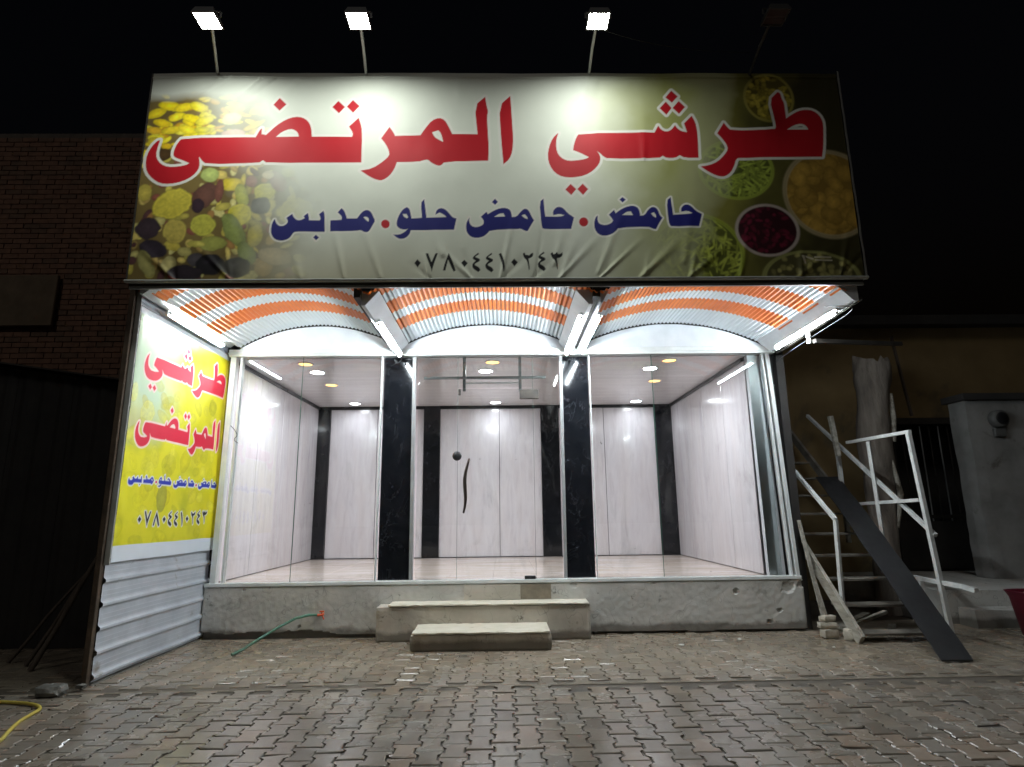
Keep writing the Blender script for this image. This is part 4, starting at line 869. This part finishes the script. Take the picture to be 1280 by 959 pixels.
for x, dx, ln, ww, hh in ((-2.62, -.95, .62, .03, .016), (-2.45, -1.1, .75, .035, -.012), (-2.95, -1.4, .6, .03, .010), (-3.1, -1.0, .5, .03, -.009), (.98, -.28, .8, .05, .009), (1.12, -.2, .9, .06, -.007), (-.45, .05, .5, .06, .006), (-2.2, -.7, .5, .04, .008)):
    FOLDS.append((x, BZ1 - .06, dx, -1.0, ln, ww, hh))
for x, z, dx, dz, ln, ww, hh in ((1.0, 3.9, .42, 1, .9, .035, .010), (1.9, 4.0, .2, 1, 1.2, .06, .008), (.55, 4.0, .25, 1, .6, .04, .010), (-.6, 4.1, -.3, 1, .5, .05, .008), (1.55, 5.2, .06, 1, .9, .05, .008)):
    FOLDS.append((x, z, dx, dz, ln, ww, hh))
def banner_y(X, Z):
    y = np.zeros(X.shape)
    for x, z, dx, dz, ln, ww, hh in FOLDS:
        n = math.hypot(dx, dz); dx, dz = dx / n, dz / n
        t = (X - x) * dx + (Z - z) * dz; p = -(X - x) * dz + (Z - z) * dx
        wd = ww * (.55 + 1.2 * np.clip(t / ln, 0, 1))
        y -= hh * np.exp(-(p / wd) ** 2) * np.clip((t + .03) / .05, 0, 1) * np.clip(1 - t / ln, 0, 1)
    y += .022 * (fbm(X * .9, Z * 1.1, 70, 3) - .5) + .006 * (fbm(X * 4, Z * 2.0, 75, 3) - .5)
    y -= .010 * np.exp(-((Z - (BZ1 - .055)) / .012) ** 2)      # top hem seam
    return y
def top_edge(X): return .012 * (fbm(X * 1.3, X * 0, 88, 2) - .5) * 2
def place_front(X, Z):
    t = np.clip((Z - BZ0) / (BZ1 - BZ0), 0, 1)
    sag = top_edge(X) * t + .014 * (fbm(X * 1.7, X * 0 + 3, 91, 3) - .5) * 2 * (1 - t)
    return np.stack([X, 5.80 + banner_y(X, Z), Z + sag], -1)
sign = thing('shop_sign', (0, 5.85, BZ0), 'wide lit shop banner with red lettering and pickles above the canopy', 'sign')
me = cv.mesh('banner', place_front, mat_print('banner_vinyl', .58))
me.transform(Matrix.Translation((0, -5.85, -BZ0)))
bo = obj('banner', me, sign)
put(MB().box((BX0 + .01, 5.84, BZ1 - .06), (BX1 - .01, 5.88, BZ1 - .015)), 'frame_bar', M['dark_steel'], sign)
put(MB().box((BX0 + .01, 5.84, BZ0 + .02), (BX1 - .01, 5.88, BZ0 + .06)), 'frame_bar', M['dark_steel'], sign)
for x in (-3.76, -1.3, 1.2, 3.72): put(MB().box((x - .02, 5.845, BZ0 + .061), (x + .02, 5.885, BZ1 - .061)), 'frame_bar', M['dark_steel'], sign)
put(MB().box((BX0 - .012, 5.79, BZ0), (BX0 - .001, 5.89, BZ1 - .01)), 'side_edge', M['dark_steel'], sign)
# folded vinyl edge on the right and the hem along the bottom
n = 60; vs = []
for i in range(n + 1):
    z = BZ0 - .01 + (BZ1 + .03 - BZ0) * i / n; o_ = .008 * mnoise.noise(Vector((0, 0, z * 5)))
    vs += [(BX1 + .001 + o_, 5.785, z), (BX1 + .026 + o_ * .5, 5.79, z), (BX1 + .034, 5.90, z)]
fs = []
for i in range(n):
    for k in range(2): fs.append((3*i+k, 3*i+k+1, 3*i+k+4, 3*i+k+3))
put(MB().add(vs, fs, True), 'folded_edge', M['tarp'], sign)
n = 160; vs = []
for i in range(n + 1):
    x = BX0 - .02 + (BX1 + .05 - BX0) * i / n; o_ = .010 * mnoise.noise(Vector((x * 3, 0, 7)))
    vs += [(x, 5.787 + o_, BZ0 + .004), (x, 5.775 + o_, BZ0 - .012), (x, 5.80, BZ0 - .026), (x, 5.835, BZ0 - .02)]
fs = []
for i in range(n):
    for k in range(3): fs.append((4*i+k, 4*i+k+1, 4*i+k+5, 4*i+k+4))
put(MB().add(vs, fs, True), 'bottom_hem', M['tarp'], sign)

# --- side banner on the ribbed screen
cs = Canvas(6.0, 8.09, 1.07, 3.64, .0078)
Yg, Zg = cs.X, cs.Z
n1 = fbm(Yg * 2.2, Zg * 2.2, 131, 4); n2 = fbm(Yg * 5, Zg * 3.5, 141, 5)
cs.C[:] = srgb('e4dc28')
cs.over(full, np.clip((n2 - .45) / .3, 0, 1) * .5, srgb('c4c414'))
cs.over(full, np.clip((n1 - .52) / .22, 0, 1) * .55, srgb('a8ac30'))
pale = .9 * np.clip((7.15 - Yg + .5 * (n1 - .5)) / .7, 0, 1) * np.clip((Zg - 2.25 + .5 * (n1 - .5)) / .5, 0, 1)
cs.over(full, pale, srgb('c4dcc4'))
cs.over(full, np.clip((6.55 - Yg) / .4, 0, 1) * np.clip((2.65 - Zg) / .3, 0, 1) * np.clip((Zg - 2.2) / .3, 0, 1) * .4, srgb('c09868'))
cs.over(full, np.clip((Yg - 7.3) / .8, 0, 1) * .35, srgb('f0d818'))
rs = random.Random(31)
for i in range(70):
    cs.ell(rs.uniform(6.0, 8.0), rs.uniform(1.2, 2.9), rs.uniform(.05, .16), rs.uniform(.04, .12), rs.uniform(0, 180), srgb(rs.choice(['d8d020', 'c8bc18', 'e8e050', 'b8b428', 'd0c840'])), rs.choice((0, 1)), 2000 + i, .4)
cs.ell(6.75, 1.70, .10, .17, 0, srgb('8a8c40'), 0, 2100, .6)
hem = (Zg < 1.222).astype(float); cs.over(full, hem, srgb('dfe6ee'))
top = np.clip((Zg - 3.565) / .01, 0, 1); cs.over(full, top, srgb('dfe8ee'))
SB = {'w2': (6.16, 7.99, 2.81, 3.46), 'w1': (6.13, 7.95, 2.20, 2.72), 'w3': (6.11, 8.0, 1.805, 1.95), 'w4': (6.35, 7.81, 1.385, 1.56)}
for wd, (a0, a1, c0, c1) in SB.items():
    ps = [p for g_ in WORDS[wd] for p in g_[1]]
    x0, x1 = min(p[0] for p in ps), max(p[0] for p in ps); z0, z1 = min(p[1] for p in ps), max(p[1] for p in ps)
    def mp(pp): return [(a0 + (p[0] - x0) / (x1 - x0) * (a1 - a0), c0 + (p[1] - z0) / (z1 - z0) * (c1 - c0)) for p in pp]
    ew = {'w1': .02, 'w2': .02, 'w3': .012, 'w4': .012}[wd]
    for c, o_, hs in WORDS[wd]: cs.poly(mp(o_), [mp(h) for h in hs], None, srgb('f2d8d0') if wd in ('w1', 'w2') else srgb('e4e8e8'), ew)
    for c, o_, hs in WORDS[wd]: cs.poly(mp(o_), [mp(h) for h in hs], (srgb('dc2440'), srgb('2434a8'), INK)[c])
def place_side(Yg, Zg):
    x = -3.738 + .010 * (fbm(Yg * 2.2, Zg * 1.5, 160, 3) - .5) + .012 * np.exp(-((Yg - 6.05) / .05) ** 2) * (vnoise(Zg * 5, Yg * 0, 165) - .5)
    return np.stack([x, Yg, Zg + .010 * (fbm(Yg * 3, Yg * 0, 170, 2) - .5)], -1)
me = cs.mesh('wall_banner', place_side, mat_print('side_banner_vinyl', .45))
tag(obj('wall_banner', me), 'tall yellow printed banner with red lettering on the left screen', 'banner')

# ------------------------------------------------------------------ floodlights on arms above the banner
def flood(bx, hx, lit, label, hz=6.40, hy=5.08, wd=.22, ht=.22, roll=0):
    t = thing('floodlight', (bx, 5.86, BZ1 - .05), label, 'floodlight', 'floodlights above the banner')
    MB().tube([(0, .0, -.05), (0, -.01, .03), ((hx - bx) * .45, -.35, .12), ((hx - bx), hy - 5.86 + .06, hz - BZ1 + .10)], .015, 10).build('arm', M['pole_white' if lit else 'lamp_dark'], t)
    # head: local frame, face looks along n
    n = Vector((0, -.01, -1)).normalized(); xax = Vector((math.cos(roll), 0, math.sin(roll))); xax = (xax - n * xax.dot(n)).normalized(); yax = n.cross(xax)
    c = Vector((hx - bx, hy - 5.86, hz - BZ1 + .05))
    def P(a, b, d): return tuple(c + xax * a + yax * b + n * d)
    m = MB(); a, b = wd / 2, ht / 2
    m.add([P(-a,-b,0), P(a,-b,0), P(a,b,0), P(-a,b,0), P(-a*.8,-b*.8,-.07), P(a*.8,-b*.8,-.07), P(a*.8,b*.8,-.07), P(-a*.8,b*.8,-.07)],
          [(4,7,6,5),(0,4,5,1),(1,5,6,2),(2,6,7,3),(3,7,4,0)])
    h = m.build('housing', M['lamp_grey' if lit else 'lamp_dark'], t)
    fr = MB()
    for (q0, q1, r0, r1) in ((-a, a, -b, -b + .012), (-a, a, b - .012, b), (-a, -a + .012, -b + .012, b - .012), (a - .012, a, -b + .012, b - .012)):
        fr.add([P(q0,r0,.0), P(q1,r0,.0), P(q1,r1,.0), P(q0,r1,.0), P(q0,r0,.012), P(q1,r0,.012), P(q1,r1,.012), P(q0,r1,.012)], [(0,3,2,1),(4,5,6,7),(0,1,5,4),(1,2,6,5),(2,3,7,6),(3,0,4,7)])
    fr.build('rim', M['lamp_grey' if lit else 'lamp_dark'], t)
    for q0, q1 in ((-b + .012, -.006), (.006, b - .012)):
        MB().add([P(-a+.012,q0,.004), P(a-.012,q0,.004), P(a-.012,q1,.004), P(-a+.012,q1,.004)], [(0,1,2,3)]).build('led_panel', M['led' if lit else 'led_off'], t)
    MB().add([P(-a+.012,-.006,.003), P(a-.012,-.006,.003), P(a-.012,.006,.003), P(-a+.012,.006,.003)], [(0,1,2,3)]).build('divider', M['lamp_grey' if lit else 'lamp_dark'], t)
    br = MB().bar(P(-a - .012, 0, -.03), P(-a - .012, 0, -.09), .02, .004).bar(P(a + .012, 0, -.03), P(a + .012, 0, -.09), .02, .004).bar(P(-a - .014, 0, -.092), P(a + .014, 0, -.092), .02, .004)
    br.build('bracket', M['lamp_grey' if lit else 'lamp_dark'], t)
flood(-3.12, -2.87, 1, 'lit floodlight above the left end of the banner', 6.28, roll=.10)
flood(-1.48, -1.39, 1, 'lit floodlight above the second quarter of the banner', 6.28)
flood(1.00, .99, 1, 'lit floodlight above the banner right of its middle', 6.28, roll=-.05)
flood(2.80, 2.78, 0, 'dark unlit floodlight above the right end of the banner', 6.33, roll=-.06)

# ------------------------------------------------------------------ small things on the forecourt
hp = [(-2.30, 7.945, .275), (-2.40, 7.86, .285), (-2.52, 7.74, .27), (-2.66, 7.52, .20), (-2.80, 7.32, .11), (-2.90, 7.18, .04), (-2.97, 7.06, .012)]
tag(MB().tube(hp, .016, 10).build('green_hose', M['hose_g']), 'green garden hose running from the orange tap to the paving', 'hose')
tp = thing('water_tap', (-2.255, 7.945, .28), 'small orange plastic tap on the platform front', 'tap')
MB().tube([(0, .01, 0), (0, -.045, 0), (-.05, -.055, .0)], .017, 10).build('spout', M['tap'], tp)
MB().box((-.03, -.055, .03), (.03, -.04, .05), .004).tube([(0, -.047, 0), (0, -.047, .035)], .008, 8).build('tap_handle', M['tap'], tp)
MB().tube([(.0, -.035, 0), (.03, -.04, -.055)], .009, 8).build('tap_branch', M['tap'], tp)
hy = [(-4.9, 5.50, .012), (-4.5, 5.48, .012), (-4.15, 5.44, .012), (-3.85, 5.36, .012), (-3.66, 5.22, .012), (-3.58, 5.05, .012), (-3.57, 4.88, .012), (-3.56, 4.72, .012), (-3.52, 4.56, .012), (-3.42, 4.42, .012), (-3.3, 4.28, .012), (-3.25, 4.0, .012)]
def smooth(p, k=2):
    for _ in range(k):
        q = [p[0]]
        for a, b in zip(p, p[1:]): q += [tuple(.75*x+.25*y for x, y in zip(a, b)), tuple(.25*x+.75*y for x, y in zip(a, b))]
        p = q + [p[-1]]
    return p
hy = [(-4.9, 5.52, .014), (-4.5, 5.50, .014), (-4.15, 5.46, .014), (-3.86, 5.40, .014), (-3.68, 5.27, .014), (-3.65, 5.10, .014), (-3.62, 4.95, .014), (-3.52, 4.72, .014), (-3.42, 4.53, .014), (-3.5, 4.38, .014), (-3.9, 4.25, .014)]
tag(MB().tube(smooth(hy), .014, 8).build('yellow_hose', M['hose_y']), 'loop of yellow hose lying on the paving at the lower left', 'hose')
tag(rough_box((-4.02, 5.60, -.004), (-3.79, 5.74, .085), .03, .010, 12, 4).build('concrete_block', M['block']), 'rough grey concrete block beside the foot of the ribbed screen', 'block')
tag(rough_box((-3.80, 5.80, -.002), (-3.72, 5.88, .05), .03, .008, 14, 7).build('rubble_lump', M['block']), 'small lump of rubble at the front corner of the ribbed screen', 'rubble')

# ------------------------------------------------------------------ left: brick house, dark shed, leaning poles
bh = thing('brick_house', (-7, 9, 0), 'dark brick house wall behind the left end of the banner', 'house')
put(MB().box((-10.5, 9.0, -.05), (-4.6, 9.5, 7.74)), 'wall', M['mortar'], bh)
LB, HB, JB = .245, .075, .011
bm1 = MB().box((0, -.014, 0), (LB, .05, HB), .004).mesh('brick', M['brick_a']); bm2 = MB().box((0, -.014, 0), (LB, .05, HB), .004).mesh('brick', M['brick_b'])
bl = []
rb = random.Random(12)
for r_ in range(int(7.70 / (HB + JB))):
    z = r_ * (HB + JB) + .01
    if z < 2.9: continue
    for k in range(23):
        x = -10.45 + k * (LB + JB) + (.128 if r_ % 2 else 0)
        if x + LB > -4.62: continue
        p = cam_px(x + LB / 2, 9, z); vis = p and p[0] > -15 and p[1] > 120
        hid = -3.9 < 0 and (p and p[0] > 185)
        bl.append((0 if (vis and not hid) else 1, -(p[1] if p else 0), x, z))
bl.sort(key=lambda q: (q[0], rb.random()))
jb = MB()
for i, (_, _, x, z) in enumerate(bl):
    dy = rb.uniform(-.006, .004)
    if i < 300: obj('brick', rb.choice((bm1, bm2)), bh, (x + 7, dy, z))
    else: jb.box((x, 9 - .014 + dy, z), (x + LB, 9.05, z + HB))
o = put(jb, 'brickwork', M['brick_a'], bh); tag(o, None, None, None, 'stuff')
tag(MB().box((-8.3, 8.90, 4.37), (-6.90, 8.96, 5.20), .01).build('notice_board', M['board']), 'plain ochre board fixed to the dark brick wall', 'board')
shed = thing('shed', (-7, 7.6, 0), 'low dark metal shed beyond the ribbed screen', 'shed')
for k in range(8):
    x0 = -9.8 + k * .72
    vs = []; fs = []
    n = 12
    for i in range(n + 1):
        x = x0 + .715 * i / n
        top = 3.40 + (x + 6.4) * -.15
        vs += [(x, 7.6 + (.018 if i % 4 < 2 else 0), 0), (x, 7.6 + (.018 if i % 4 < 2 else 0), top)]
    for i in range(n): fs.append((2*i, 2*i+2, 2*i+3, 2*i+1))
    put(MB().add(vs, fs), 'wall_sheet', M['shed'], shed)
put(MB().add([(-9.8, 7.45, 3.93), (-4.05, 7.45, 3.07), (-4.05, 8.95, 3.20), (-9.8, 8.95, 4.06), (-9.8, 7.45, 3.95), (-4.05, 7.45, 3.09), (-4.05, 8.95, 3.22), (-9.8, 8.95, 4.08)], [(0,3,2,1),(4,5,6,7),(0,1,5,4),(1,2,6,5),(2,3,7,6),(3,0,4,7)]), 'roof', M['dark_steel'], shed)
for a, b, lab, r_ in (((-4.75, 6.55, 0), (-4.02, 7.25, 2.35), 'leaning wooden pole nearest the ribbed screen, tallest of three', .028),
                      ((-4.95, 6.75, 0), (-4.12, 7.45, 2.2), 'leaning wooden pole in the middle of three beside the screen', .022),
                      ((-5.25, 6.9, 0), (-4.6, 7.5, 1.3), 'short leaning wooden pole farthest left beside the dark shed', .020)):
    a = Vector(a); b = Vector(b); pts = [tuple(a + (b - a) * t / 6 + Vector((.012 * math.sin(t * 2), 0, 0))) for t in range(7)]
    tag(MB().tube(pts, [r_ * (1 - .04 * t) for t in range(7)], 8).build('leaning_pole', M['pole_wood']), lab, 'pole', 'poles leaning by the shed')

# ------------------------------------------------------------------ right: staircase
st = thing('staircase', (4.5, 7.2, 0), 'open wooden stair with white metal railings right of the shop', 'staircase')
SL = .88
def sz(y): return (y - 7.2) * SL
def board(p, q, th, dp, name, mat):
    return put(MB().bar(p, q, th, dp), name, mat, st)
board((4.03, 7.16, .03), (4.03, 10.6, sz(10.6) + .03), .045, .15, 'stringer', M['plank'])
board((5.00, 7.16, .05), (5.00, 10.6, sz(10.6) + .05), .045, .12, 'stringer', M['tread'])
for k in range(9):
    y = 7.36 + k * .305; z = .06 + k * .268
    put(rough_box((4.055, y - .13, z), (4.975, y + .13, z + .035), .12, .004, 8, k), 'tread', M['tread'], st)
def tb(pts, name='rail', r=.021, mat='rail'):
    m = MB()
    for a, b in zip(pts, pts[1:]): m.bar(a, b, r * 2, r * 2)
    return put(m, name, M[mat], st)
tb([(4.08, 7.57, .25), (4.10, 7.53, 1.36)], 'post'); tb([(4.10, 7.53, 1.36), (4.10, 8.84, 2.30), (4.10, 10.0, 3.13)], 'handrail')
tb([(5.12, 7.23, 0), (5.10, 7.43, 2.42)], 'post', .024); tb([(5.12, 8.26, .66), (5.10, 8.28, 2.40)], 'post', .022)
tb([(5.105, 7.40, 2.425), (5.105, 8.80, 2.445)], 'rail'); tb([(5.125, 7.43, 1.585), (5.125, 9.10, 1.545)], 'rail')
tb([(5.155, 7.30, 1.165), (5.155, 9.95, 3.03)], 'handrail', .022)
tb([(5.07, 8.30, .665), (5.16, 7.00, .62), (5.16, 6.80, .60)], 'rail', .024); tb([(5.10, 7.62, .10), (5.10, 7.60, .62)], 'post', .022)
tb([(5.10, 9.07, 1.0), (5.10, 9.07, 2.44)], 'post', .026); tb([(4.98, 8.85, 2.25), (4.93, 8.85, 2.85)], 'post', .03, 'plank')
# black rubber sheet thrown over the stair
n = 26; vs = []
for i in range(n + 1):
    t = i / n; y = 6.28 + t * 2.9; x0 = 4.30 + .47 * t; x1 = 4.62 + .50 * t
    z = .008 + max(0, (y - 6.30)) * .50 if y < 7.3 else None
    z = .012 + (y - 6.28) * .665 + .05 * math.sin(t * 2.6)
    z = max(z, 0.012)
    w_ = .022 * mnoise.noise(Vector((y * 2, 0, 0))); x0 += .014 * mnoise.noise(Vector((y * 3, 4, 0))); x1 += .014 * mnoise.noise(Vector((y * 3, 9, 0)))
    z = max(z, .012 - w_)
    vs += [(x0, y, z + w_), ((x0 + x1) / 2, y, z + w_), (x1, y, z + w_)]
k = len(vs); vs += [(v[0], v[1], v[2] + .012) for v in vs]
fs = []
for i in range(n):
    for q in range(2):
        a = 3*i + q; fs += [(a, a+3, a+4, a+1), (k+a, k+a+1, k+a+4, k+a+3)]
    fs += [(3*i, k+3*i, k+3*i+3, 3*i+3), (3*i+2, 3*i+5, k+3*i+5, k+3*i+2)]
fs += [(0, 1, k+1, k), (1, 2, k+2, k+1)]
tag(MB().add(vs, fs, False).build('rubber_sheet', M['rubber']), 'long black rubber sheet sloping over the stair down to the paving', 'rubber sheet')
for a, b, wd, lab in (((3.89, 7.62, 0), (3.86, 7.98, 1.35), .045, 'pale thin board leaning upright against the right corner of the platform'),
                      ((3.97, 7.68, 0), (3.90, 8.2, 1.5), .03, 'thin grey batten leaning between the platform corner and the stair')):
    tag(MB().bar(a, b, wd, .02).build('leaning_board', M['plank']), lab, 'board', 'boards leaning by the platform corner')
for (a, b, rz, lab) in (((3.86, 7.52, 0), (.20, .11, .10), .2, 'lower pale brick on the paving beside the stair foot'),
                    ((3.85, 7.53, .10), (.21, .11, .075), -.1, 'pale brick on top of the small pile by the stair'),
                    ((3.87, 7.55, .175), (.19, .10, .07), .35, 'tilted topmost brick of the pile by the stair'),
                    ((4.02, 7.36, 0), (.12, .12, .13), .6, 'stubby broken brick standing in front of the brick pile')):
    m = rough_box((-b[0]/2, -b[1]/2, 0), (b[0]/2, b[1]/2, b[2]), .03, .006, 18, rz * 10)
    o = m.build('loose_brick', M['pale_brick']); o.location = a; o.rotation_euler[2] = rz; tag(o, lab, 'brick', 'loose bricks beside the stair')

# ------------------------------------------------------------------ right: neighbouring house
nh = thing('neighbour_house', (8, 10.8, 0), 'dim ochre house with barred gate behind the stair', 'house')
FY = 10.8
put(MB().box((4.2, FY, 3.10), (14, FY + .3, 4.82)), 'wall', M['ochre'], nh)
put(MB().box((4.2, FY + .001, -.05), (6.75, FY + .3, 3.10)), 'wall', M['ochre'], nh)
put(MB().box((8.95, FY + .001, -.05), (14, FY + .3, 3.10)), 'wall', M['plaster'], nh)
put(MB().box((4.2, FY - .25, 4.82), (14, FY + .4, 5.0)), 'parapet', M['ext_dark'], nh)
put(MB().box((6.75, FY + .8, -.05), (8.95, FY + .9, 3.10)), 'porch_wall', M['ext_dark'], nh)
put(MB().box((6.75, FY - .05, 2.98), (8.95, FY + .05, 3.095)), 'lintel', M['dark_steel'], nh)
gate = put(MB().box((6.80, FY + .04, .35), (6.86, FY + .09, 2.97)).box((8.84, FY + .04, .35), (8.90, FY + .09, 2.97)).box((6.861, FY + .04, .35), (8.839, FY + .09, .42)).box((6.861, FY + .04, 1.3), (8.839, FY + .09, 1.36)), 'gate', M['dark_steel'], nh)
for k in range(11):
    x = 7.0 + k * .17
    sub(MB().tube([(x, FY + .065, .425), (x, FY + .065, 2.95)], .012, 6), 'bar', M['grey_paint'] if k in (4, 6, 8) else M['dark_steel'], gate)
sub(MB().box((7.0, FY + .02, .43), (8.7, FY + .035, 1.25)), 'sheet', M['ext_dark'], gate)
# broad white gate pier
pr = put(rough_box((7.40, 9.35, -.05), (8.45, 9.75, 3.18), .16, .012, 3), 'pier', M['plaster'], nh)
sub(MB().box((7.35, 9.29, 3.16), (8.5, 9.80, 3.27), .01), 'cap', M['ext_dark'], pr)
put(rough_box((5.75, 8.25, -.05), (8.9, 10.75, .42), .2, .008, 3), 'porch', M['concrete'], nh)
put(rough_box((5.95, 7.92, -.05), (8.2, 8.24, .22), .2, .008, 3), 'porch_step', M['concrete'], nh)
mt = thing('electricity_meter', (7.86, 9.34, 2.85), 'round electricity meter on the white gate pier', 'meter')
mm = MB().lathe([(0, .12), (.11, .12), (.14, .09), (.14, 0)], n=20); mm.v = [(v[0], -v[2], v[1]) for v in mm.v]; mm.build('dial_case', M['meter'], mt)
mm = MB().lathe([(0, .135), (.09, .13), (.10, .121)], n=20); mm.v = [(v[0], -v[2], v[1]) for v in mm.v]; mm.build('dial', M['black_plastic'], mt)
MB().box((-.10, -.06, -.28), (.08, 0, -.15), .01).build('terminal_box', M['meter'], mt)
# old bare trunk by the porch
tk = thing('tree_trunk', (5.85, 9.3, .3), 'bare broken tree trunk standing behind the railing', 'tree')
n = 48; pts = []; rr_ = []
for i in range(n + 1):
    t = i / n; pts.append((-.10 + .22 * t * t + .03 * math.sin(t * 6), 0, -.35 + 3.85 * t)); rr_.append(.20 - .03 * math.sin(t * 4) + (.03 if t > .55 else 0))
m = MB().tube(pts, rr_, 30)
m.v = [tuple(Vector(v) + mnoise.noise_vector(Vector((v[0] * 3, v[1] * 3, v[2] * 1.4))) * .06 + mnoise.noise_vector(Vector((v[0] * 12, v[1] * 12, v[2] * 3))) * .03 + (Vector((0, 0, .25 * mnoise.noise(Vector((v[0] * 9, v[1] * 9, 5))))) if v[2] > 3.3 else Vector())) for v in m.v]; m.build('trunk', M['bark'], tk)
m = MB().tube([(.20, -.12, 2.2), (.24, -.14, 2.6), (.26, -.12, 2.95)], [.035, .055, .03], 8); m.v = [tuple(Vector(v) + mnoise.noise_vector(Vector(v) * 8) * .02) for v in m.v]; m.build('split_bark', M['plank'], tk)
m = MB().tube([(.06, -.16, .9), (.16, -.17, 1.4), (.10, -.18, 1.9)], [.02, .05, .02], 8); m.v = [tuple(Vector(v) + mnoise.noise_vector(Vector(v) * 8) * .02) for v in m.v]; m.build('split_bark', M['plank'], tk)
tag(MB().bar((6.9, 9.9, 3.0), (6.75, 9.9, 4.4), .05, .03).build('leaning_lath', M['pole_wood']), 'dark lath leaning against the ochre wall', 'lath')
# red tub with a sack
tb_ = thing('plastic_tub', (6.30, 7.30, 0), 'dark red plastic tub at the right edge beyond the stair', 'tub')
def sq(r_, z, n=28):
    return [(r_ * math.copysign(abs(math.cos(a)) ** .5, math.cos(a)), r_ * .8 * math.copysign(abs(math.sin(a)) ** .5, math.sin(a)), z) for a in [2 * math.pi * k / n for k in range(n)]]
rings = [sq(.20, .0), sq(.22, .02), sq(.28, .44), sq(.31, .50), sq(.32, .515), sq(.305, .52), sq(.28, .50), sq(.22, .05)]
vs = [v for g_ in rings for v in g_]; fs = []
for i in range(len(rings) - 1):
    for k in range(28): fs.append((i*28+k, i*28+(k+1) % 28, (i+1)*28+(k+1) % 28, (i+1)*28+k))
fs.append(tuple(range(28))[::-1]); fs.append(tuple(range(7*28, 8*28)))
MB().add(vs, fs, True).build('tub_body', M['tub'], tb_)
m = MB().lathe([(0, .02), (.16, 0), (.20, .10), (.16, .22), (.09, .30), (0, .33)], (0, 0, 0), 18); m.v = [tuple(Vector(v) + mnoise.noise_vector(Vector(v) * 7) * .03) for v in m.v]
o = m.build('sack', M['sack']); o.location = (6.32, 7.32, .36); o.scale = (.85, .85, .85); tag(o, 'pale yellow sack stuffed into the red tub', 'sack')
# scraps on the paving
rp = random.Random(41)
for k, (x, y, lab) in enumerate(((2.0, 7.2, 'scrap of white paper left of the other two by the platform'), (2.75, 7.45, 'scrap of white paper close to the platform front'), (3.6, 6.95, 'scrap of white paper nearest the stair foot'))):
    m = MB(); n = 7; m.add([(.035 * math.cos(6.283 * i / n) * rp.uniform(.6, 1.2), .025 * math.sin(6.283 * i / n) * rp.uniform(.6, 1.2), .006 + rp.uniform(0, .012)) for i in range(n)], [tuple(range(n))])
    o = m.build('paper_scrap', M['paper']); o.location = (x, y, .004); o.rotation_euler[2] = k; tag(o, lab, 'paper scrap', 'paper scraps on the paving')

# grit and small stones on the paving, thickest by the platform and the stair
gr_ = MB(); rg = random.Random(77)
for i in range(900):
    y = 8.0 - abs(rg.gauss(0, .8)); x = rg.uniform(-3.6, 6.5)
    if y < 4.2 or (-1.6 < x < 1.1 and y > 7.05) or (y > 7.9): continue
    r_ = rg.uniform(.004, .013) * (1.6 if rg.random() < .06 else 1)
    p = [(x + r_ * math.cos(a + rg.uniform(-.4, .4)) * rg.uniform(.7, 1.2), y + r_ * math.sin(a) * rg.uniform(.7, 1.2), 0.0) for a in (0, 1.57, 3.14, 4.71)]
    gr_.add(p + [(x + rg.uniform(-.3, .3) * r_, y, r_ * rg.uniform(.7, 1.1))], [(0, 1, 4), (1, 2, 4), (2, 3, 4), (3, 0, 4)])
tag(gr_.build('grit', M['block']), 'scattered grit and small stones on the paving', 'grit', None, 'stuff')
# offcuts under the stair
for k, (a, b, wd, lab) in enumerate((((4.2, 7.95, .03), (4.9, 8.5, .10), .09, 'grey timber offcut lying deepest under the stair'), ((4.15, 7.75, .05), (4.8, 7.9, .22), .06, 'slanting timber offcut under the lower stair treads'), ((4.6, 7.55, .03), (4.95, 8.05, .03), .08, 'short timber offcut on the ground under the lower treads'))):
    tag(MB().bar(a, b, wd, .035).build('timber_offcut', M['plank']), lab, 'timber', 'timber offcuts under the stair')
# loose wires
def wire(pts, lab, r_=.004):
    tag(MB().tube(smooth(pts, 3), r_, 6).build('wire', M['black_plastic']), lab, 'wire')
wire([(-1.33, 7.92, 3.60), (-1.36, 7.90, 3.52), (-1.42, 7.90, 3.47), (-1.46, 7.90, 3.55), (-1.40, 7.90, 3.50), (-1.50, 7.90, 3.44)], 'loose black wires hanging from the header above the left pillar')
wire([(-3.60, 7.95, 2.66), (-3.52, 7.90, 2.60), (-3.47, 7.90, 2.52), (-3.53, 7.90, 2.47), (-3.46, 7.90, 2.42)], 'short twist of wire on the left window post')
wire([(3.52, 6.15, 3.64), (3.70, 6.0, 3.60), (3.80, 6.1, 3.58), (3.80, 6.8, 3.56), (3.76, 7.6, 3.50), (3.74, 7.93, 3.45)], 'slack cable along the open right edge of the canopy')
wire([(1.0, 5.2, 6.30), (1.5, 5.35, 6.27), (2.1, 5.5, 6.30), (2.75, 5.6, 6.36)], 'thin cable strung between the two right-hand floodlights', .003)
